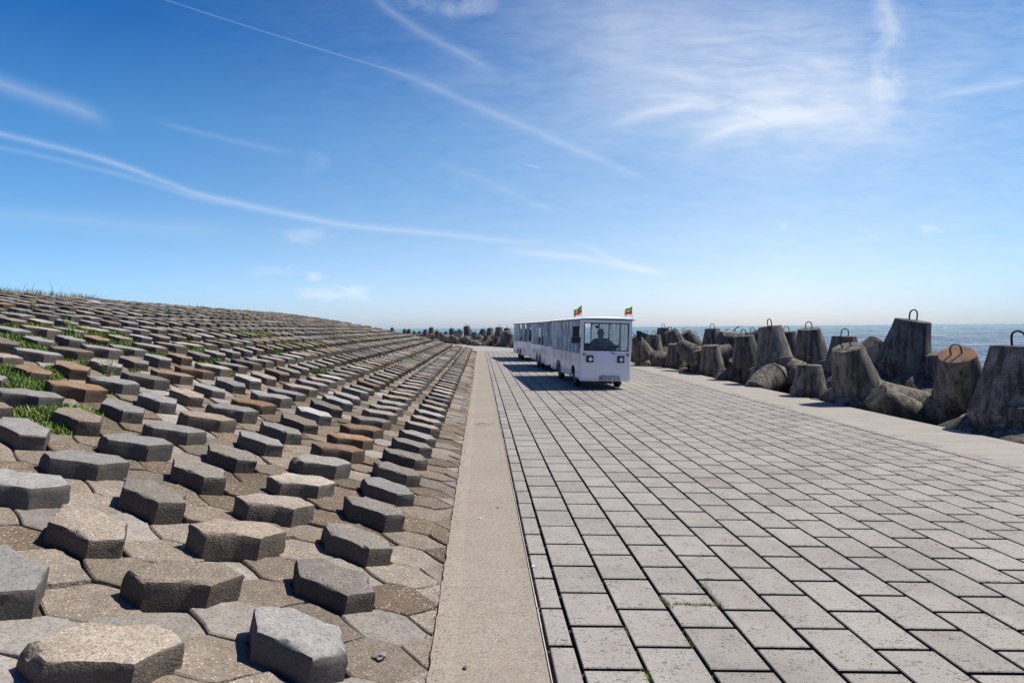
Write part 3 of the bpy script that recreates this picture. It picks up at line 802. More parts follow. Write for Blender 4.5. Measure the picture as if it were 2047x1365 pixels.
tetra(1326, 655, 30, 0, 0, 30, .95, 'dark upright tetrapod behind the left-leaning one')
tetra(1369, 664, 29, -33, 0, 80, .95, 'tetrapod leaning strongly left with rust at its top', mesh=TR)
tetra(1307, 669, 28.5, 0, 0, 10, .95, 'small upright tetrapod with a short bar, right of the first carriage')
tetra(1290, 667, 31, 22, 0, 10, .9, 'tetrapod tipped to the right behind the small upright one')
tetra(1266, 674, 26.8, -30, 0, 95, 1.02, 'tetrapod beside the front car mirror with two rounded legs on the seawall')
tetra(1388, 670, 31, 20, 0, 0, .85, 'little tetrapod top with loop seen far behind, low against the sea')
tetra(1754, 682, 19.5, 42, 0, 100, .9, 'tetrapod tip poking up diagonally behind, left of the tallest one', loop=False)
tetra(1872, 706, 14.4, -12, 0, 20, 1.0, 'black shaded tetrapod wedged between the tallest and the orange-topped one', loop=False)
tetra(2046, 812, 9.6, 0, 0, 20, .9, 'low tetrapod cone at the right photo edge below the big one', loop=False)
# far group after the bend of the promenade
def Dl(x): return 21.12 / ((x - 961) / 1180 + .36)
FARL = [(784, 655, 4, 0, .9), (809, 658, 3, 0, .95), (818, 658, 6, 5, .9), (828, 662, 2, -10, .9), (840, 663, 2, 20, .95), (851, 659, 4, 5, .95), (862, 654.5, 4, -4, 1.05), (874, 661, 5, 0, .9),
        (880, 665, 2, -30, .9), (892, 663, 5, 0, .9), (902, 656.5, 5, -12, 1.0), (904.5, 668, 1.8, 4, 1.0), (913, 662, 6, 10, .9), (922, 660, 4, 35, 1.05), (932, 651.5, 4, -14, 1.15), (949, 664, 3, 0, 1.0),
        (956, 672, 1.8, -40, 1.0), (967, 658.5, 4, 14, 1.0), (974, 671, 1.8, 3, 1.0), (980, 656, 4.5, 0, 1.0), (993, 673, 1.8, 3, .95), (997.5, 654, 4, 0, 1.08), (1012.5, 662, 2, 4, 1.1), (1014, 656, 5, 0, 1.0), (936, 674, 1.6, 60, .9), (1003, 678, 1.5, -50, .95), (1020, 668, 2.2, 10, 1.0), (1040, 660, 3, 0, 1.0), (1060, 662, 4, 10, 1.0), (888, 672, 1.6, -55, .9), (868, 669, 1.6, 45, .9), (858, 668, 1.8, -30, .95), (846, 668, 2, 60, .9), (922, 676, 1.4, -60, .85), (965, 681, 1.4, 65, .85), (984, 680, 1.4, 50, .9)]
rs = random.Random(4)
fr = []
for (x, y, dd, ln, s) in FARL:
    o = tetra(x, y, Dl(x) + dd, ln, rs.uniform(-8, 8), rs.uniform(0, 120), s, None, loop=abs(ln) < 30, group='distant tetrapods beyond the promenade bend')
    fr.append((x, y, o))
fr.sort(key=lambda t: t[0])
adj = lambda x, y, ln: ('toppled' if abs(ln) > 29 else 'upright' if abs(ln) < 9 else 'leaning')
for i, (x, y, o) in enumerate(fr):
    ln = [q for q in FARL if q[0] == x and q[1] == y][0][3]
    o['label'] = f"distant {adj(x, y, ln)} tetrapod beyond the bend, {ordinal(i + 1)} from the left in its row"
# lower and rear layers, filling the pile
fill = []
rs = random.Random(12)
def ok(c, dmin):
    return all((c - t[1]).length > dmin for t in TETRAS)
tries = 0
while len(fill) < 62 and tries < 3000:
    tries += 1
    t = rs.uniform(4.5, 70) if rs.random() < .75 else rs.uniform(4.5, 30); o_ = rs.uniform(1.0, 4.6)
    if t < 36: c = Vector((8.05 + o_, t, 0))
    else: c = Vector((8.05 + o_ - .364 * (t - 36.2), t, 0))
    c.z = -.55 - .16 * o_ + rs.uniform(-.15, .2)
    if not ok(c, 1.25): continue
    q = Euler((rs.uniform(-3, 3), rs.uniform(-3, 3), rs.uniform(-3, 3))).to_quaternion()
    # keep every leg below the line of sight to the horizon
    topz = max((q @ d).z for d in DIRS) * LEG + c.z
    if topz > .75: c.z -= topz - .75
    o = tetra_at(c, q, rs.uniform(.9, 1.0), None, False, None, 'half-sunk tetrapods in the lower layer')
    fill.append((proj(c)[0], o))
fill.sort(key=lambda t: t[0])
for i, (x, o) in enumerate(fill):
    o['label'] = f"dark half-sunk tetrapod in the lower layer of the pile, {ordinal(i + 1)} from the left"
# shell-crusted rubble heap at the seawall foot
def rock(name, c, r_, mt, seed, flat=.6):
    bm = bmesh.new(); bmesh.ops.create_icosphere(bm, subdivisions=3, radius=r_)
    for v_ in bm.verts:
        n_ = noise.noise(v_.co / r_ * 1.3 + Vector((seed * 5.1, 0, 0))) * .45 + noise.noise(v_.co / r_ * 4 + Vector((0, seed, 0))) * .12
        v_.co *= 1 + n_; v_.co.z *= flat
    o = bm_obj(name, bm, mt, smooth=.7); o.location = c; return o
p = at(1647, 795, 14.0)
for i, (dx, dy, r_) in enumerate([(0, 0, .16), (.28, .1, .12), (-.2, .25, .11), (.12, -.3, .10)]):
    o = rock('rock', (8.25 + dx, 13.7 + dy * 2, -.18), r_, M['tetra'], i + 3)
    tag(o, ['largest dark rock', 'right-hand dark rock', 'rear dark rock', 'nearest small dark rock'][i] + ' in the rubble beside the short tetrapod', 'rock', 'rocks by the seawall edge')

# ------------------------------------------------------------------ grass and weeds
GV = []; GF = []; GT = []
rs = random.Random(8)
def blade(p, h_, w_, az, bend, tn):
    d = Vector((math.cos(az), math.sin(az), 0)); s_ = Vector((-d.y, d.x, 0)) * w_; st = len(GV)
    m_ = p + d * bend * .35 + Vector((0, 0, h_ * .6)); t_ = p + d * bend + Vector((0, 0, h_))
    for q in (p - s_, p + s_, m_ + s_ * .7, m_ - s_ * .7, t_): GV.append(q); GT.append(tn)
    GF.append((st, st + 1, st + 2, st + 3)); GF.append((st + 3, st + 2, st + 4))
def on_slope(px, py):
    # march along the line of sight to the dike surface
    D = 2.0
    for i in range(900):
        q = at(px, py, D)
        if q.y > mitre(q.x) - 1 or q.x < -12.5: return None
        if q.x < TOE and q.z <= zs(q.x) + .05: return Vector((q.x, q.y, zs(q.x)))
        D *= 1.006
    return None
def tuft(c, rad, n_, h_, dry=.06):
    for i in range(n_):
        a = rs.uniform(0, 6.28); r_ = rad * math.sqrt(rs.random()); x = c.x + math.cos(a) * r_; y = c.y + math.sin(a) * r_ 
        hh = h_ * rs.uniform(.4, 1.15) * (1.1 - .6 * r_ / rad)
        tn = rs.uniform(0, .82) if rs.random() > dry else rs.uniform(.85, 1)
        blade(Vector((x, y, zs(x) - .02)), hh + .02, rs.uniform(.0035, .0075) * (1 + c.y / 14), rs.uniform(0, 6.28), hh * rs.uniform(.15, .8), tn)
PT = [(20, 760, 1.4), (45, 772, 1.2), (0, 745, 1.3), (105, 828, 1.2), (85, 838, .8), (50, 680, 1.5), (72, 690, 1.2), (100, 665, 1.3), (165, 663, 1.2), (225, 675, 1.2), (120, 740, .9), (60, 655, 1.), (40, 632, 1.), (150, 660, .8),
      (215, 690, 1.), (250, 685, .9), (310, 700, .9), (330, 705, .8), (420, 722, 1.1), (440, 738, .9), (480, 665, 1.4), (505, 672, 1.5), (530, 670, 1.2), (560, 682, 1.2), (585, 690, 1.3), (610, 692, 1.2), (640, 742, .9), (650, 655, .9), (700, 668, 1.2), (720, 672, 1.2), (745, 677, 1.1), (770, 665, 1.2),
      (780, 660, 1.5), (800, 667, 1.3), (820, 672, 1.1), (600, 658, .9), (640, 690, .9), (590, 670, 1.0), (660, 715, .7), (545, 700, 1.), (775, 692, .9), (825, 712, 1.0), (700, 680, 1.2), (725, 684, 1.0), (755, 678, 1.1), (250, 618, 1.0), (340, 617, .8), (260, 613, .8), (495, 645, .8), (610, 638, .8), (540, 655, .8), (170, 775, .6), (400, 700, .9), (375, 690, .8), (160, 725, .8), (465, 690, .9), (430, 675, .7), (490, 700, .8), (690, 640, .9), (830, 678, 1.0)]
for (x, y, k) in PT:
    c = on_slope(x, y)
    if c is None: continue
    far_ = c.length
    for q in range(4):
        cc = Vector((c.x + rs.uniform(-.16, .16), c.y + rs.uniform(-.3, .3) * max(1, far_ / 12), 0))
        tuft(cc, .16 * k * (1 + min(far_, 24) / 26), int(420 * k if far_ < 14 else 240 * k), (.085 if far_ < 12 else .13) * k, .14)
for i in range(150):    # scattered small tufts in the joints of the upper slope
    x = rs.uniform(-13, -3); y = rs.uniform(6, 40)
    if noise.noise(Vector((x * .35, y * .18, 0))) < .05: continue
    tuft(Vector((x, y, 0)), .08, 60, .055, .1)
o = mesh_obj('slope_grass', GV, GF, M['grass'], tone=GT); tag(o, 'bright green grass tufts growing between the raised blocks', 'grass', None, 'stuff')
GV = []; GF = []; GT = []
# crest vegetation: dry, low, patchy
for i in range(26000):
    x = -12.75 - abs(rs.gauss(0, .9)); y = rs.uniform(9, 40)
    dens = noise.noise(Vector((x * .5, y * .35, 3))) + (.28 if y < 19 else -.12)
    if dens < .05: continue
    hh = rs.uniform(.10, .27) * (1.25 if y < 20 else .7)
    if rs.random() < .015: hh *= 1.9
    blade(Vector((x, y, zs(x) - .02)), hh, rs.uniform(.005, .011), rs.uniform(0, 6.28), hh * rs.uniform(.1, .8), rs.choice([rs.uniform(.1, .6), rs.uniform(.86, 1), .88, .86]))
o = mesh_obj('crest_vegetation', GV, GF, M['grass'], tone=GT); tag(o, 'dry yellowish weeds and grass along the dike crest', 'vegetation', None, 'stuff')
GV = []; GF = []; GT = []
# moss and tiny weeds in the paving joints
def zr_t(px, py):
    v_ = at(px, py, 1.0) - EYEV
    t = (-CROSS * -SX0 - EYE) / (v_.z + CROSS * v_.x); return EYEV + v_ * t
for (x0, y0, x1, y1, n_) in [(1320, 1195, 1345, 1215, 160), (1345, 1207, 1440, 1210, 420), (1405, 1165, 1445, 1215, 150), (1250, 1255, 1256, 1268, 30), (1290, 1340, 1300, 1362, 70), (1373, 1275, 1382, 1290, 40), (1040, 885, 1060, 800, 60), (1000, 852, 1006, 862, 90), (1022, 860, 1030, 890, 60), (1065, 868, 1070, 880, 40)]:
    for i in range(n_):
        t = rs.random(); p = zr_t(x0 + (x1 - x0) * t, y0 + (y1 - y0) * t)
        blade(Vector((p.x + rs.gauss(0, .006), p.y + rs.gauss(0, .008), p.z - .015)), rs.uniform(.012, .034), rs.uniform(.0015, .003), rs.uniform(0, 6.28), rs.uniform(.0, .02), rs.uniform(.1, .95))
for i in range(60):
    p = zr_t(963 + rs.gauss(0, 6), 847 + rs.uniform(-1, 1)); blade(Vector((p.x, p.y, .003)), rs.uniform(.01, .03), .003, rs.uniform(0, 6.28), .015, rs.uniform(.2, 1))
o = mesh_obj('joint_moss', GV, GF, M['grass'], tone=GT); tag(o, 'green moss and tiny weeds in the joints of the paving', 'moss', None, 'stuff')
# leafy rosette weeds on the slope
def weed(px, py, k, label, mt):
    c = on_slope(px, py)
    if c is None: return
    bm = bmesh.new(); r2 = random.Random(int(px))
    for s_ in range(5):
        a = r2.uniform(0, 6.28); tp = Vector((math.cos(a) * .05, math.sin(a) * .05, r2.uniform(.10, .2))) * k
        tube(bm, [(0, 0, -.02), tp * .5 + Vector((0, 0, .01)), tp], [.005 * k, .004 * k, .002 * k], 5)
        for l in range(7):
            t = (l + 1) / 7; b_ = tp * t; az = r2.uniform(0, 6.28); d = Vector((math.cos(az), math.sin(az), .35)) * .06 * k; s2 = Vector((-d.y, d.x, 0)) * .3
            vs = [bm.verts.new(q) for q in (b_, b_ + d * .5 + s2, b_ + d, b_ + d * .5 - s2)]; bm.faces.new(vs)
    o = bm_obj('weed', bm, mt); o.location = c; tag(o, label, 'weed', 'leafy weeds on the slope')
M['leaf'] = plain('yellow_green_leaf', (.20, .26, .05), .6)
weed(65, 622, 1.6, 'leafy yellow-green weed near the top left of the slope', M['leaf'])
weed(135, 660, 1.6, 'leafy weed between two blocks in the grassy patch', M['leaf'])
weed(215, 750, 1.3, 'small leafy weed beside the rust-stained block at left', M['leaf'])
weed(487, 645, 1.8, 'yellowish upright weed on the middle of the slope', M['dry'])
weed(378, 678, 1.2, 'small yellow weed in the grass strip left of the middle', M['leaf'])
# strip crack, pebbles and litter
bm = bmesh.new(); pr = None
pts = [(945, 845), (955, 849), (965, 853), (975, 850), (985, 846), (996, 845)]
for (a, b) in zip(pts, pts[1:]):
    A = zr_t(*a); B = zr_t(*b); A.z = B.z = .0055; d = (B - A).normalized(); s_ = Vector((-d.y, d.x, 0)) * .008
    bm.faces.new([bm.verts.new(q) for q in (A - s_, B - s_, B + s_, A + s_)])
o = bm_obj('strip_crack', bm, M['joint']); tag(o, kind='structure')
M['stone'] = plain('dark_pebble', (.16, .12, .10), .8); M['white'] = plain('white_scrap', (.75, .75, .74), .7); M['redscrap'] = plain('red_scrap', (.35, .06, .03), .7)
for (x, y, r_, mt, nm, lb, ct) in [(930, 1335, .011, 'stone', 'pebble', 'reddish pebble lying on the concrete strip near the bottom', 'pebble'), (995, 1015, .011, 'stone', 'pebble', 'dark pebble on the strip left of the paving edge', 'pebble'),
        (960, 1037, .012, 'white', 'shell', 'small white shell on the concrete strip', 'shell'), (1066, 1133, .013, 'white', 'paper_scrap', 'crumpled white paper scrap in the joint beside the strip', 'litter'),
        (1075, 1217, .009, 'redscrap', 'plastic_scrap', 'small red plastic scrap in the joint beside the strip', 'litter'), (1052, 1090, .006, 'redscrap', 'plastic_scrap', 'tiny red plastic scrap higher up in the same joint', 'litter'), (980, 838, .014, 'white', 'shell', 'tiny white shell beside the crack in the strip', 'shell'), (830, 1318, .02, 'stone', 'pebble', None, None)]:
    if lb is None: continue
    p = zr_t(x, y); o = rock(nm, (p.x, p.y, p.z + r_ * .45), r_, M[mt], x, .55); tag(o, lb, ct)
o = None
# chipped stone wedged between the front flat blocks
c = on_slope(760, 1295)
if c: tag(rock('rock', (c.x, c.y, c.z + .01), .03, M['pale'], 9, .5), 'pale chipped stone wedged between flat blocks beside the strip', 'rock')
# gull over the water
g = empty('gull', at(1468, 660, 34)); tag(g, 'white gull flying low over the water', 'bird')
bm = bmesh.new(); tube(bm, [(-.22, 0, 0), (-.17, 0, .01), (-.05, 0, .0), (.08, 0, 0), (.2, 0, .01), (.3, 0, .015)], [.01, .035, .065, .06, .03, .012], 10)
b = bm_obj('body', bm, M['white'], g, smooth=3)
for sg in (-1, 1):
    bm = bmesh.new(); P_ = [(-.07, 0, .03), (-.10, sg * .35, .16), (-.02, sg * .68, .10)]; Q_ = [(.10, 0, .03), (.06, sg * .35, .15), (.04, sg * .68, .10)]
    for (a1, a2), (b1, b2) in zip(zip(P_, P_[1:]), zip(Q_, Q_[1:])):
        lo = [bm.verts.new(q) for q in (a1, a2, b2, b1)]; hi = [bm.verts.new((q[0], q[1], q[2] + .012)) for q in (a1, a2, b2, b1)]
        bm.faces.new(lo); bm.faces.new(hi[::-1])
        for i in range(4): bm.faces.new((lo[i], lo[(i + 1) % 4], hi[(i + 1) % 4], hi[i]))
    bm_obj('wing', bm, plain('grey_wing', (.45, .46, .48), .7), g)
g.rotation_euler = (R(12), 0, R(205))

# ------------------------------------------------------------------ the road train
M['body'] = plain('white_painted_panel', (.86, .87, .90), .3, noise_amt=.05, sc=3, coat=.4)
M['roofw'] = plain('white_roof_canvas', (.80, .80, .80), .6, noise_amt=.05, sc=4)
M['black'] = plain('black_rubber', (.012, .012, .013), .55)
M['tyre'] = plain('dusty_tyre', (.022, .021, .020), .85)
M['rim'] = plain('grey_steel_rim', (.25, .25, .26), .5, .4)
M['frame'] = plain('grey_painted_frame', (.36, .38, .42), .45)
M['inside'] = plain('dark_interior', (.05, .05, .06), .7)
M['amber'] = plain('amber_lens', (.55, .14, .02), .25)
M['seatf'] = plain('brown_seat', (.09, .045, .035), .7)
M['arch'] = plain('dusty_wheel_arch', (.13, .11, .12), .9)
def f_glass(T, P):
    T.n.remove(P); out = T.n['Material Output']
    tr = T.add('ShaderNodeBsdfTransparent'); tr.inputs[0].default_value = (.90, .93, .94, 1); gl = T.add('ShaderNodeBsdfGlossy'); gl.inputs['Roughness'].default_value = .02
    fr = T.add('ShaderNodeFresnel'); fr.inputs[0].default_value = 1.5
    mx = T.add('ShaderNodeMixShader'); T.l.new(T.m('MULTIPLY', fr.outputs[0], 1.6, clamp=True), mx.inputs[0]); T.l.new(tr.outputs[0], mx.inputs[1]); T.l.new(gl.outputs[0], mx.inputs[2]); T.l.new(mx.outputs[0], out.inputs[0])
def mat2(name, fn):
    mt = bpy.data.materials.new(name); mt.use_nodes = True; T = NT(mt.node_tree); fn(T, T.n['Principled BSDF']); return mt
M['glass'] = mat2('clear_windscreen', f_glass)
def f_foil(T, P):
    T.n.remove(P); out = T.n['Material Output']; tc = T.add('ShaderNodeTexCoord'); o = tc.outputs['Object']
    n1 = T.noise(T.map(o, (1, 5, .8)), 2.4, 5, .6, 1.2); n2 = T.noise(T.map(o, (1, 12, 3)), 2.2, 5, .6, .8)
    b = T.bump(T.m('ADD', n1, T.m('MULTIPLY', n2, .4)), 1, .35)
    tr = T.add('ShaderNodeBsdfTransparent'); tr.inputs[0].default_value = (.86, .90, .93, 1)
    gl = T.add('ShaderNodeBsdfGlossy'); gl.inputs['Roughness'].default_value = .07; gl.inputs[0].default_value = (.9, .96, 1, 1); T.l.new(b, gl.inputs['Normal'])
    df = T.add('ShaderNodeBsdfTranslucent'); df.inputs[0].default_value = (.86, .92, .98, 1); T.l.new(b, df.inputs['Normal'])
    m1 = T.add('ShaderNodeMixShader'); m1.inputs[0].default_value = .42; T.l.new(gl.outputs[0], m1.inputs[1]); T.l.new(df.outputs[0], m1.inputs[2])
    m2 = T.add('ShaderNodeMixShader'); T.l.new(T.ramp(n1, [(.36, .5), (.5, .96)]), m2.inputs[0]); T.l.new(tr.outputs[0], m2.inputs[1]); T.l.new(m1.outputs[0], m2.inputs[2]); T.l.new(m2.outputs[0], out.inputs[0])
M['foil'] = mat2('crinkled_clear_plastic', f_foil)
M['lamp'] = plain('lamp_reflector', (.7, .7, .68), .12, .85)
HW = .70
def curtain(parent, x, y0, y1, z0, z1, seed):
    """crinkled clear plastic side sheet with real folds and thickness"""
    n = 60; mrow = 12; V = []; Fc = []
    for side in (0, 1):
        for j in range(mrow + 1):
            for i in range(n + 1):
                y = y0 + (y1 - y0) * i / n; t = j / mrow; z = z0 + (z1 - z0) * t
                d = .020 * math.sin(i * .9 + 1.7 * noise.noise(Vector((i * .11, t * 2, seed))) * 3) + .022 * noise.noise(Vector((i * .22, t * 3.2, seed + 7)))
                d *= .35 + .65 * (1 - t)
                if j == 0: z += .03 * noise.noise(Vector((i * .2, 0, seed)))
                V.append((x + d + side * .002, y, z))
    S = (n + 1) * (mrow + 1)
    for side in (0, 1):
        for j in range(mrow):
            for i in range(n):
                a = side * S + j * (n + 1) + i; Fc.append((a, a + 1, a + n + 2, a + n + 1) if side else (a, a + n + 1, a + n + 2, a + 1))
    return mesh_obj('curtain', V, Fc, M['foil'], parent, smooth=True)
def wheel(parent, x, y, r_=.235, w_=.15):
    bm = bmesh.new(); sg = 1 if x > 0 else -1
    prof_ = [(.55, -w_ / 2 + .02), (.9, -w_ / 2), (.985, -w_ / 2 + .03), (1, -.02), (1, .02), (.985, w_ / 2 - .03), (.9, w_ / 2), (.55, w_ / 2 - .02)]
    rings = []
    for q, xx in prof_: rings.append([bm.verts.new((xx, math.cos(t) * r_ * q, math.sin(t) * r_ * q)) for t in [2 * math.pi * k / 28 for k in range(28)]])
    for A, B in zip(rings, rings[1:] + rings[:1]):
        for k in range(28): bm.faces.new((A[k], A[(k + 1) % 28], B[(k + 1) % 28], B[k]))
    t = bm_obj('wheel', bm, M['tyre'], parent, smooth=.6); t.location = (x, y, r_)
    bm = bmesh.new(); cyl(bm, (-w_ / 2 + .03, 0, 0), (w_ / 2 - .03, 0, 0), r_ * .56, 24); cyl(bm, (sg * w_ / 2 - sg * .03, 0, 0), (sg * w_ / 2 + sg * .01, 0, 0), r_ * .2, 16)
    bm_obj('rim', bm, M['rim'], t, smooth=.6, bevel=0)
def side_wall(parent, sx, y0, y1, z0, z1, arches, name='side_panel'):
    """side panel cut out round the wheel arches, with inset skirt rail; sx = -1 or 1"""
    top = z1; pts = [(y0, z0)]
    for (a, b, h_) in arches:
        pts.append((a, z0))
        m_ = 8
        for k in range(m_ + 1):
            t = math.pi * k / m_; yy = (a + b) / 2 - (b - a) / 2 * math.cos(t); zz = z0 + (h_ - z0) * (.35 + .65 * math.sin(t)) if 0 < k < m_ else z0 + (h_ - z0) * .35
            pts.append((yy, zz))
        pts.append((b, z0))
    pts += [(y1, z0), (y1, top), (y0, top)]
    bm = bmesh.new(); xo = sx * HW; xi = sx * (HW - .03)
    A = [bm.verts.new((xo, y, z)) for y, z in pts]; B = [bm.verts.new((xi, y, z)) for y, z in pts]
    bm.faces.new(A); bm.faces.new(B[::-1])
    for i in range(len(pts)):
        j = (i + 1) % len(pts); bm.faces.new((A[i], A[j], B[j], B[i]))
    o = bm_obj(name, bm, M['body'], parent)
    return o
def person_mesh(parent_label, loc, rotz, pose, shirt, skin=(.42, .24, .17), hair=(.12, .09, .07), scale=1.0, group=None, hairy=True):
    """one continuous skinned figure; pose: dict of joints in metres, seat at z=0, facing -Y"""
    root = empty('person', loc, (0, 0, rotz)); tag(root, parent_label, 'person', group); root.scale = (scale,) * 3
    J = dict(pel=(0, 0, .08, .125), belly=(0, -.01, .25, .135), chest=(0, -.01, .42, .15), neck0=(0, .0, .56, .07), neck=(0, -.01, .62, .055), headb=(0, -.02, .70, .078), headm=(0, -.02, .775, .088), headt=(0, -.01, .845, .06),
             shL=(-.19, 0, .53, .065), elL=(-.26, -.10, .30, .045), wrL=(-.2, -.33, .24, .03), haL=(-.19, -.40, .25, .03), shR=(.19, 0, .53, .065), elR=(.26, -.10, .30, .045), wrR=(.2, -.33, .24, .03), haR=(.19, -.40, .25, .03),
             hipL=(-.1, -.05, .07, .09), knL=(-.13, -.46, .10, .06), anL=(-.13, -.48, -.30, .04), foL=(-.13, -.60, -.36, .035), hipR=(.1, -.05, .07, .09), knR=(.13, -.46, .10, .06), anR=(.13, -.48, -.30, .04), foR=(.13, -.60, -.36, .035))
    J.update(pose)
    E_ = [('pel', 'belly'), ('belly', 'chest'), ('chest', 'neck0'), ('neck0', 'neck'), ('neck', 'headb'), ('headb', 'headm'), ('headm', 'headt'), ('neck0', 'shL'), ('shL', 'elL'), ('elL', 'wrL'), ('wrL', 'haL'), ('neck0', 'shR'), ('shR', 'elR'), ('elR', 'wrR'), ('wrR', 'haR'),
          ('pel', 'hipL'), ('hipL', 'knL'), ('knL', 'anL'), ('anL', 'foL'), ('pel', 'hipR'), ('hipR', 'knR'), ('knR', 'anR'), ('anR', 'foR')]
    def skin_build(names, edges, infl, rootn):
        me = bpy.data.meshes.new('tmp'); idx = {n_: i for i, n_ in enumerate(names)}
        me.from_pydata([J[n_][:3] for n_ in names], [(idx[a], idx[b]) for a, b in edges], [])
        o = bpy.data.objects.new('tmp', me); COL.objects.link(o)
        md = o.modifiers.new('s', 'SKIN'); md.branch_smoothing = .6; sb = o.modifiers.new('d', 'SUBSURF'); sb.levels = sb.render_levels = 2
        for n_ in names:
            sv = me.skin_vertices[0].data[idx[n_]]; r_ = J[n_][3] + infl
            sv.radius = (r_ * (1.25 if n_ in ('chest', 'belly', 'pel') else 1), r_ * (.9 if n_ in ('chest', 'belly') else 1)); sv.use_root = (n_ == rootn)
        dg = bpy.context.evaluated_depsgraph_get(); m2 = bpy.data.meshes.new_from_object(o.evaluated_get(dg))
        bpy.data.objects.remove(o); m2.polygons.foreach_set('use_smooth', [True] * len(m2.polygons)); return m2
    names = list(J.keys()); b = skin_build(names, E_, 0, 'pel')
    # fingers and a face, joined to the same body mesh
    bm = bmesh.new(); bm.from_mesh(b)
    for s_ in ('L', 'R'):
        h_ = Vector(J['ha' + s_][:3]); w_ = Vector(J['wr' + s_][:3]); d = (h_ - w_).normalized(); sd_ = d.cross(Vector((0, 0, 1))).normalized()
        for k in range(4):
            base_ = h_ + sd_ * (k - 1.5) * .018; ln = [.055, .065, .06, .045][k]
            tube(bm, [base_, base_ + d * ln * .6, base_ + d * ln * .85 + Vector((0, 0, -.025))], [.009, .009, .006], 6)
        th = w_ + (h_ - w_) * .5 + sd_ * (.025 if s_ == 'L' else -.025); tube(bm, [th, th + sd_ * (.02 if s_ == 'L' else -.02) + d * .03, th + d * .06], [.011, .010, .007], 6)
    hm = Vector(J['headm'][:3])
    tube(bm, [hm + Vector((0, -.075, .005)), hm + Vector((0, -.105, -.02)), hm + Vector((0, -.085, -.03))], [.008, .014, .009], 6)
    for e_ in (-1, 1):
        tube(bm, [hm + Vector((e_ * .08, .0, .02)), hm + Vector((e_ * .095, .01, 0)), hm + Vector((e_ * .085, .0, -.03))], [.012, .016, .010], 6)
    me = bpy.data.meshes.new('body'); bm.to_mesh(me); bm.free(); me.polygons.foreach_set('use_smooth', [True] * len(me.polygons)); me.materials.append(plain('skin', skin, .55, noise_amt=.05))
    o = bpy.data.objects.new('body', me); COL.objects.link(o); o.parent = root
    cl = skin_build(['pel', 'belly', 'chest', 'neck0', 'shL', 'elL', 'shR', 'elR'], [('pel', 'belly'), ('belly', 'chest'), ('chest', 'neck0'), ('neck0', 'shL'), ('shL', 'elL'), ('neck0', 'shR'), ('shR', 'elR')], .014, 'chest')
    cl.materials.append(plain('shirt_cloth', shirt, .85, noise_amt=.2, sc=12)); o = bpy.data.objects.new('shirt', cl); COL.objects.link(o); o.parent = root
    cl = skin_build(['pel', 'hipL', 'knL', 'anL', 'hipR', 'knR', 'anR'], [('pel', 'hipL'), ('hipL', 'knL'), ('knL', 'anL'), ('pel', 'hipR'), ('hipR', 'knR'), ('knR', 'anR')], .012, 'pel')
    cl.materials.append(plain('trouser_cloth', (.05, .06, .09), .9)); o = bpy.data.objects.new('trousers', cl); COL.objects.link(o); o.parent = root
    bm = bmesh.new(); bmesh.ops.create_icosphere(bm, subdivisions=3, radius=.092)
    for v_ in list(bm.verts):
        if v_.co.z < -.02 + max(0, -v_.co.y) * .9: pass
    bmesh.ops.delete(bm, geom=[v_ for v_ in bm.verts if v_.co.z < (.035 if v_.co.y < 0 else -.04) + (0 if hairy else .015)], context='VERTS')
    h_ = bm_obj('hair', bm, plain('hair', hair, .7), root, smooth=3); h_.location = hm + Vector((0, .012, .018)); h_.scale = (1, 1.08, 1.0)
    sm_ = h_.modifiers.new('t', 'SOLIDIFY'); sm_.thickness = .01
    return root
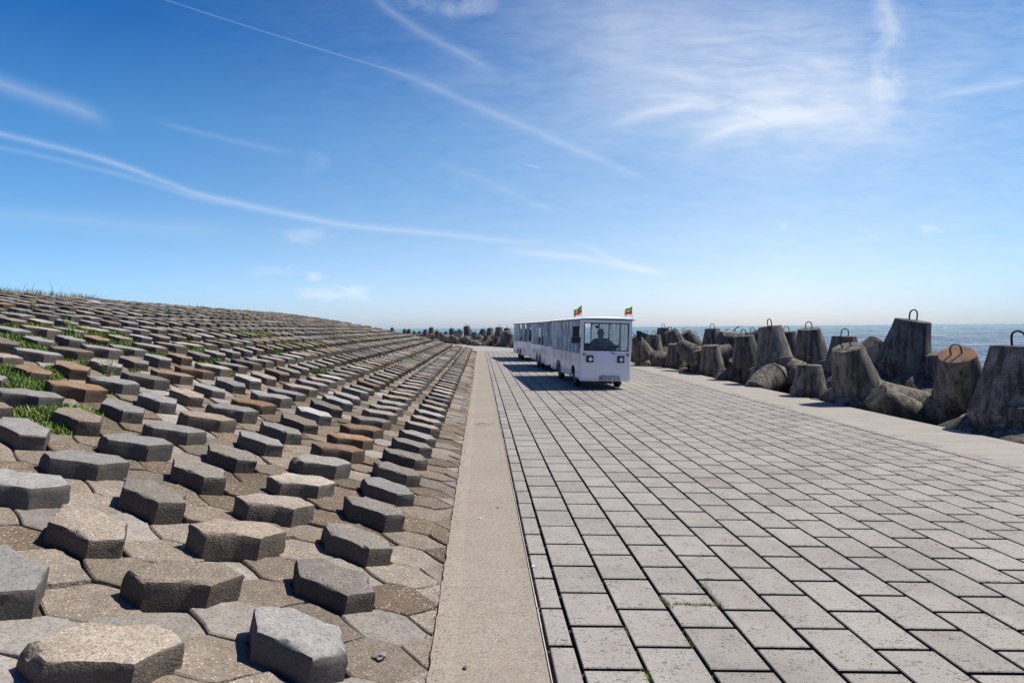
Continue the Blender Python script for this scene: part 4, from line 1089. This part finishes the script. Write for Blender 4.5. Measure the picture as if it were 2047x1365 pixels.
def carriage(name, front, rear, label, kind, arches, wheels):
    f_ = Vector(front); r_ = Vector(rear); d = r_ - f_; L = math.hypot(d.x, d.y); az = math.atan2(d.y, d.x) - math.pi / 2
    root = empty(name, (f_.x, f_.y, f_.z), (R(0), R(1.6), az)); tag(root, label, 'road train car', 'cars of the little road train')
    z0, zs_, zt = .27, .97, 1.86
    for sx in (-1, 1): side_wall(root, sx, .0 if kind == 'trailer' else .03, L, z0, zs_, arches)
    # skirt rails and door seams
    for sx in (-1, 1):
        last = .02
        for (a, b, h_) in arches + [(L, L, 0)]:
            if a - last > .1:
                for (za_, zb_, w_) in ((.02, .05, .012), (.17, .185, .009)):
                    bm = bmesh.new(); box(bm, sx * HW - w_, sx * HW + w_, last + .02, a - .02, z0 + za_, z0 + zb_); bm_obj('skirt_rail', bm, M['frame'], root)
            last = b
        for q in ([1.35, 2.05, 2.75, 4.2] if kind == 'front' else [.55, 1.25, 1.95, 3.2, 3.9]):
            if q < L - .1 and not any(a - .02 < q < b + .02 for a, b, _ in arches): bm = bmesh.new(); box(bm, sx * HW - .004, sx * HW + .004, q - .006, q + .006, z0 + .06, zs_ - .01); bm_obj('door_seam', bm, M['inside'], root)
    # dark liners inside each arch
    for sx in (-1, 1):
        for (a, b, h_) in arches:
            bm = bmesh.new(); box(bm, sx * (HW - .20), sx * (HW - .19), a, b, z0 - .02, h_ + .03); box(bm, min(sx * (HW - .20), sx * (HW - .035)), max(sx * (HW - .20), sx * (HW - .035)), a, b, h_ + .031, h_ + .04)
            bm_obj('wheel_arch_liner', bm, M['arch'], root)
    bm = bmesh.new(); box(bm, -HW + .03, HW - .03, .03, L - .03, z0 + .06, z0 + .12); bm_obj('floor', bm, M['inside'], root)
    bm = bmesh.new(); box(bm, -.36, .36, .2, L - .2, z0 - .07, z0 + .05); bm_obj('chassis', bm, M['black'], root)
    # rear wall
    bm = bmesh.new(); box(bm, -HW + .031, HW - .031, L - .03, L, z0, zs_); bm_obj('rear_panel', bm, M['body'], root)
    # posts
    ps = [.05, L * .36, L * .67, L - .05] if kind == 'trailer' else [1.05, L * .48, L * .74, L - .05]
    for sx in (-1, 1):
        for q in ps:
            bm = bmesh.new(); box(bm, sx * (HW - .02) - .018, sx * (HW - .02) + .018, q - .02, q + .02, zs_, zt - .002); bm_obj('post', bm, M['frame'], root)
        bm = bmesh.new(); box(bm, sx * (HW - .02) - .022, sx * (HW - .02) + .022, .03, L - .03, zt, zt + .03); bm_obj('roof_rail', bm, M['frame'], root)
        bm = bmesh.new(); box(bm, sx * HW - .022, sx * HW + .016, .05, L, zs_ + .001, zs_ + .025); bm_obj('sill_rail', bm, M['frame'], root)
    # roof: thin canopy with gently crowned top and a grey rim
    bm = bmesh.new(); nx = 12; o_ = HW + .05; ov = .06; rows = []
    for y in (-ov, .12, L * .5, L - .1, L + .04):
        k = .4 if y in (-ov, L + .04) else 1
        rows.append([bm.verts.new((-o_ + 2 * o_ * i / nx, y, zt + .052 + .075 * k * (1 - (2 * i / nx - 1) ** 2) ** .6)) for i in range(nx + 1)])
    for A, B in zip(rows, rows[1:]):
        for i in range(nx): bm.faces.new((A[i], A[i + 1], B[i + 1], B[i]))
    ex = bmesh.ops.extrude_face_region(bm, geom=list(bm.faces)); vs = [e for e in ex['geom'] if isinstance(e, bmesh.types.BMVert)]
    for v_ in vs: v_.co.z = zt + .033
    bm_obj('roof', bm, M['roofw'], root, smooth=.6)
    bm = bmesh.new(); box(bm, -o_ - .004, o_ + .004, -ov - .012, -ov - .001, zt + .028, zt + .05); box(bm, -o_ - .012, -o_ - .002, -ov, L + .04, zt + .028, zt + .05); box(bm, o_ + .002, o_ + .012, -ov, L + .04, zt + .028, zt + .05)
    bm_obj('roof_rim', bm, M['inside'], root)
    for sx in (-1, 1):
        for q in wheels: wheel(root, sx * (HW - .11), q)
    # benches
    for q in ([1.6, 2.5, 3.5] if kind == 'front' else [.75, 1.75, 2.75, 3.5]):
        if q > L - .5: continue
        bm = bmesh.new(); box(bm, -HW + .06, HW - .06, q - .22, q + .16, .62, .70); box(bm, -HW + .10, HW - .10, q - .2, q + .14, z0 + .12, .62); bm_obj('bench', bm, M['seatf'], root, bevel=.02)
        for cxx in (-.34, .34):
            bm = bmesh.new(); box(bm, cxx - .25, cxx + .25, q + .16, q + .21, .70, 1.18); bm_obj('seat_back', bm, M['seatf'], root, bevel=.04)
    return root, L
# first car
carA, LA = carriage('road_train_engine', (3.36, 16.0, -.055), (3.15, 20.75, -.05), 'white square-fronted road train engine with two small flags on its roof', 'front', [(.62, 1.22, .62), (2.85, 3.75, .64)], [.92, 3.3])
zt = 1.86
# front: lower nose panel with chamfered corners, leaning slightly
def quadpanel(parent, name, poly, th, mt, hole=None):
    """flat panel given as (x, y, z) polygon extruded th backwards along +Y"""
    bm = bmesh.new(); A = [bm.verts.new(p) for p in poly]; B = [bm.verts.new((p[0], p[1] + th, p[2])) for p in poly]
    bm.faces.new(A); bm.faces.new(B[::-1])
    for i in range(len(poly)):
        j = (i + 1) % len(poly); bm.faces.new((A[i], A[j], B[j], B[i]))
    return bm_obj(name, bm, mt, parent)
# nose: mesh of columns/rows, bulging
bm = bmesh.new(); xs_ = [-HW, -HW + .03, -.44, -.28, .28, .44, HW - .03, HW]; zsn = [.23, .30, .55, .80, 1.02]
def ny(i, z):
    e = [.05, -.01, -.035, -.05, -.05, -.035, -.01, .05][i]; k = -.015 if z > .9 else 0
    if z < .55 and i in (2, 5, 3, 4): e += .03 * (.55 - z) / .3
    return e + (.03 if z < .28 else 0) - k
G_ = [[bm.verts.new((x * (1 if z > .5 else .975), ny(i, z), z)) for i, x in enumerate(xs_)] for z in zsn]
for A, B in zip(G_, G_[1:]):
    for i in range(len(xs_) - 1): bm.faces.new((A[i], A[i + 1], B[i + 1], B[i]))
ex = bmesh.ops.extrude_face_region(bm, geom=list(bm.faces))
for v_ in [e for e in ex['geom'] if isinstance(e, bmesh.types.BMVert)]: v_.co.y = max(v_.co.y + .05, .06)
nose = bm_obj('nose_panel', bm, M['body'], carA, smooth=.35, bevel=0)
# windscreen surround: four bars, gasket and glass
bm = bmesh.new(); box(bm, -HW, -HW + .085, -.03, .05, 1.021, zt + .025); box(bm, HW - .085, HW, -.03, .05, 1.021, zt + .025); box(bm, -HW + .086, HW - .086, -.03, .05, zt - .045, zt + .025); box(bm, -HW + .086, HW - .086, -.034, .05, 1.021, 1.05)
bm_obj('windscreen_frame', bm, M['body'], carA, bevel=.008)
bm = bmesh.new(); xa, xb, za, zb = -HW + .087, HW - .087, 1.051, zt - .047; g_ = .022
box(bm, xa, xa + g_, -.036, .0, za, zb); box(bm, xb - g_, xb, -.036, .0, za, zb); box(bm, xa + g_, xb - g_, -.036, .0, za, za + g_); box(bm, xa + g_, xb - g_, -.036, .0, zb - g_, zb)
bm_obj('windscreen_gasket', bm, M['black'], carA)
bm = bmesh.new(); box(bm, xa + g_, xb - g_, -.020, -.015, za + g_, zb - g_); bm_obj('windscreen', bm, M['glass'], carA)
bm = bmesh.new(); box(bm, -HW + .09, HW - .09, .07, .42, 1.0, 1.06); box(bm, -HW + .09, HW - .09, .07, .12, .5, 1.0); bm_obj('dashboard', bm, M['inside'], carA, bevel=.02)
for (a, b) in (((-.52, -.045, 1.20), (.02, -.045, 1.075)), ((.10, -.05, 1.03), (.24, -.055, .965))):
    bm = bmesh.new(); tube(bm, [a, b], [.006, .010], 6); bm_obj('wiper', bm, M['black'], carA)
for sx in (-.44, .40):
    bm = bmesh.new(); box(bm, sx - .095, sx + .095, -.068, -.02, .74, .92); h_ = bm_obj('headlight', bm, M['black'], carA, bevel=.008)
    bm = bmesh.new(); cyl(bm, (sx + .01, -.085, .83), (sx + .01, -.06, .83), .055, 24); bm_obj('lamp', bm, M['lamp'], h_, smooth=.6)
for sx, zz in ((-.60, .955), (.60, .955)):
    bm = bmesh.new(); cyl(bm, (sx, -.055, zz), (sx, -.0, zz), .037, 20); bm_obj('indicator', bm, M['amber'], carA, smooth=.6)
bm = bmesh.new(); box(bm, -.16, .37, -.075, -.062, .245, .36); plate = bm_obj('licence_plate', bm, plain('plate_white', (.62, .63, .62), .5), carA, bevel=.003)
bm = bmesh.new()
for q in ((-.167, -.159, .238, .367), (.369, .377, .238, .367)): box(bm, q[0], q[1], -.078, -.06, q[2], q[3])
box(bm, -.159, .369, -.078, -.06, .3605, .367); box(bm, -.159, .369, -.078, -.06, .238, .2445); bm_obj('plate_frame', bm, M['black'], plate)
cu = bpy.data.curves.new('t', 'FONT'); cu.body = 'PbCW 313'; cu.size = .125; cu.align_x = 'CENTER'; cu.align_y = 'CENTER'; cu.extrude = .001; cu.offset = .0012
to = bpy.data.objects.new('t', cu); COL.objects.link(to); dg = bpy.context.evaluated_depsgraph_get(); tm = bpy.data.meshes.new_from_object(to.evaluated_get(dg)); bpy.data.objects.remove(to)
tm.materials.clear(); tm.materials.append(M['black']); to = bpy.data.objects.new('plate_lettering', tm); COL.objects.link(to); to.parent = plate; to.location = (.105, -.0765, .302); to.rotation_euler = (R(90), 0, 0); to.scale = (.93, .9, 1)
bm = bmesh.new(); tube(bm, [(.12, -.03, .2), (.14, -.07, .17), (.2, -.07, .19)], .012, 6); box(bm, -.2, .2, .02, .1, .17, .23); bm_obj('tow_bracket', bm, M['black'], carA)
# mirrors
def mirror(pts, boxes, name='mirror'):
    bm = bmesh.new(); tube(bm, pts, .011, 6); m_ = bm_obj(name, bm, M['black'], carA)
    for (cx_, cz_, w_, h_) in boxes:
        bm = bmesh.new(); box(bm, cx_ - w_ / 2, cx_ + w_ / 2, pts[-1][1] - .05, pts[-1][1] + .02, cz_ - h_ / 2, cz_ + h_ / 2); bm_obj('mirror_housing', bm, M['black'], m_, bevel=.045, seg=4, smooth=.6)
mirror([(-HW, .0, 1.12), (-HW - .02, -.05, 1.3), (-HW - .1, -.1, 1.38)], [(-HW - .155, 1.565, .165, .29), (-HW - .145, 1.335, .235, .16)])
mirror([(HW, .0, 1.12), (HW + .1, -.1, 1.16), (HW + .16, -.1, 1.42)], [(HW + .16, 1.48, .12, .27)])
# flags
M['fg'] = plain('flag_green', (.10, .42, .05), .8, noise_amt=.05); M['fy'] = plain('flag_yellow', (.85, .75, .04), .8, noise_amt=.05); M['fr'] = plain('flag_red', (.80, .02, .05), .8, noise_amt=.05); M['fw'] = plain('flag_white', (.85, .85, .85), .8, noise_amt=.03)
for k_ in ('fg', 'fy', 'fr', 'fw'):   # thin cloth lets the sun through
    T_ = NT(M[k_].node_tree); pb = T_.n['Principled BSDF']; src = pb.inputs['Base Color'].links[0].from_socket
    tl_ = T_.add('ShaderNodeBsdfTranslucent'); T_.l.new(src, tl_.inputs[0]); mx_ = T_.add('ShaderNodeMixShader'); mx_.inputs[0].default_value = .55
    T_.l.new(pb.outputs[0], mx_.inputs[1]); T_.l.new(tl_.outputs[0], mx_.inputs[2]); T_.l.new(mx_.outputs[0], T_.n['Material Output'].inputs[0])
def flag(x, sag, sd_):
    bm = bmesh.new(); cyl(bm, (x, -.02, zt + .04), (x - .015, -.02, zt + .42), .005, 8); p_ = bm_obj('flag', bm, M['frame'], carA)
    V = []; Fc = []; MI = []; nu, nv = 14, 12; L_ = .21; Hh = .25
    for i in range(nu + 1):
        for j in range(nv + 1):
            u_ = i / nu; w_ = j / nv
            V.append((x - .015 - L_ * u_ * (1 - .12 * math.sin(u_ * 3)), -.02 + .03 * math.sin(u_ * 9 + sd_ + w_) * u_, zt + .41 - Hh * w_ * (1 - .22 * u_) - sag * u_ + .018 * math.sin(u_ * 8 + sd_) * u_))
    for i in range(nu):
        for j in range(nv):
            a = i * (nv + 1) + j; Fc.append((a, a + nv + 1, a + nv + 2, a + 1)); w_ = (j + .5) / nv; MI.append(0 if w_ < .34 else 1 if w_ < .43 else 2 if w_ < .76 else 3)
    c_ = mesh_obj('flag_cloth', V, Fc, [M['fg'], M['fy'], M['fr'], M['fw']], p_, smooth=True, midx=MI)
flag(-HW + .02, .14, 0); flag(HW + .0, .085, 2)
# driver's cab details
bm = bmesh.new(); tube(bm, [(.30 + .19 * math.cos(t), .45 + .19 * math.sin(t) * .6, 1.08 + .19 * math.sin(t) * .75) for t in [2 * math.pi * k / 24 for k in range(25)]], .013, 6, False); tube(bm, [(.30, .45, 1.08), (.30, .25, .85)], .02, 8); tube(bm, [(.12, .45, 1.08), (.48, .45, 1.08)], .012, 6); bm_obj('steering_wheel', bm, M['rim'], carA, smooth=3)
bm = bmesh.new(); box(bm, -HW + .08, HW - .08, .85, 1.2, .58, .68); box(bm, -HW + .08, HW - .08, 1.2, 1.27, .60, 1.2); bm_obj('cab_seat', bm, M['inside'], carA, bevel=.03)
bm = bmesh.new(); box(bm, -.27, -.20, .05, .11, 1.66, 1.74); bm_obj('interior_mirror', bm, M['black'], carA, bevel=.01)
curtain(carA, -HW - .004, .10, LA - .02, .955, zt + .02, 1); curtain(carA, HW + .004, .10, LA - .02, .955, zt + .02, 2)
# trailers
TA = [(1.55, 2.12, .62), (2.32, 2.89, .62)]
def trailer(front, rear, label, gaps, seed):
    r_, L = carriage('road_train_trailer', front, rear, label, 'trailer', TA, [1.84, 2.60])
    bm = bmesh.new(); box(bm, -HW + .031, HW - .031, 0, .03, .27, .97); bm_obj('front_panel', bm, M['body'], r_, bevel=.004)
    # front window frame with rounded upper corners
    bm = bmesh.new(); n_ = 8; o_ = [(-HW + .02, .975), (HW - .02, .975), (HW - .02, zt), (-HW + .02, zt)]
    def arc(x0, x1, z0, z1, rr):
        P_ = [(x0, z0), (x1, z0)]
        for k in range(n_ + 1): t = math.pi / 2 * k / n_; P_.append((x1 - rr + rr * math.cos(t), z1 - rr + rr * math.sin(t)))
        for k in range(n_ + 1): t = math.pi / 2 + math.pi / 2 * k / n_; P_.append((x0 + rr + rr * math.cos(t), z1 - rr + rr * math.sin(t)))
        return P_
    inn = arc(-HW + .14, HW - .14, 1.03, zt - .16, .12)
    out_ = []
    for (x, z) in inn:
        sx_ = -HW + .04 if x < 0 else HW - .04
        if z <= 1.031: out_.append((sx_, .975))
        elif z > zt - .18: out_.append((x if abs(x) < HW - .25 else sx_, zt))
        else: out_.append((sx_, z))
    A = [bm.verts.new((x, 0, z)) for x, z in inn]; B = [bm.verts.new((x, 0, z)) for x, z in out_]; A2 = [bm.verts.new((x, .03, z)) for x, z in inn]; B2 = [bm.verts.new((x, .03, z)) for x, z in out_]
    for i in range(len(inn)):
        j = (i + 1) % len(inn)
        for q in ((A[i], A[j], B[j], B[i]), (A2[j], A2[i], B2[i], B2[j]), (A[j], A[i], A2[i], A2[j]), (B[i], B[j], B2[j], B2[i])): bm.faces.new(q)
    wf = bm_obj('front_window_frame', bm, M['frame'], r_)
    bm = bmesh.new(); A = [bm.verts.new((x, .014, z)) for x, z in inn]; B = [bm.verts.new((x, .018, z)) for x, z in inn]; bm.faces.new(A); bm.faces.new(B[::-1]); bm_obj('pane', bm, M['glass'], wf)
    bm = bmesh.new(); tube(bm, [(0, .1, .3), (0, -.25, .28), (0, -.5, .3)], .03, 8); bm_obj('drawbar', bm, M['black'], r_)
    for (a, b) in gaps: curtain(r_, -HW - .004, a, b, .955, zt + .02, seed + a)
    curtain(r_, HW + .004, .05, L - .05, .955, zt + .02, seed + 40)
    return r_, L
tB, LB = trailer((3.22, 22.6, -.055), (2.98, 27.1, -.05), 'middle white trailer with passengers behind open plastic curtains', [(.05, 1.0), (1.35, 1.65), (2.25, 4.45)], 11)
tC, LC = trailer((2.93, 29.4, -.05), (2.55, 33.7, -.045), 'rear white trailer, farthest car of the train', [(.4, 1.3), (1.9, 4.2)], 23)
# people: driver and passengers
def in_car(car, x, y, z): 
    bpy.context.view_layer.update(); return car.matrix_world @ Vector((x, y, z))
azA = carA.rotation_euler.z
person_mesh('driver in a grey-blue shirt holding the steering wheel behind the windscreen', in_car(carA, .12, .98, .72), azA, dict(shL=(-.21, 0, .55, .07), shR=(.21, 0, .55, .07), elR=(.35, -.14, .36, .05), wrR=(.36, -.38, .42, .034), haR=(.36, -.44, .45, .035), elL=(-.28, -.16, .32, .05), wrL=(-.08, -.40, .34, .033), haL=(-.0, -.44, .38, .035), headb=(0, -.02, .72, .085), headm=(0, -.02, .79, .098), headt=(0, -.01, .865, .07), belly=(0, -.03, .25, .165), chest=(0, -.02, .42, .175)), (.16, .21, .27), hair=(.30, .26, .23), hairy=False, scale=1.04)
azB = tB.rotation_euler.z; azC = tC.rotation_euler.z
person_mesh('passenger in black with a raised bare arm in the middle trailer', in_car(tB, -.42, 1.15, .74), azB, dict(elL=(-.24, -.08, .38, .045), wrL=(-.16, -.14, .62, .03), haL=(-.10, -.14, .70, .032)), (.012, .012, .015), hair=(.02, .015, .012))
person_mesh('passenger in black sitting behind the one with the raised arm', in_car(tB, -.42, 2.0, .74), azB, {}, (.015, .014, .016), hair=(.02, .015, .012))
person_mesh('passenger at the front right of the middle trailer seen through its front window', in_car(tB, .25, .72, .74), azB, {}, (.12, .07, .06), hair=(.05, .03, .02))
person_mesh('passenger with dark hair sitting in the rear trailer', in_car(tC, -.42, 1.62, .74), azC, {}, (.03, .04, .07), hair=(.03, .02, .015))
person_mesh('passenger in a dark shirt in the rear trailer, nearest its front', in_car(tC, -.42, .68, .74), azC, {}, (.05, .06, .09), hair=(.04, .03, .02))
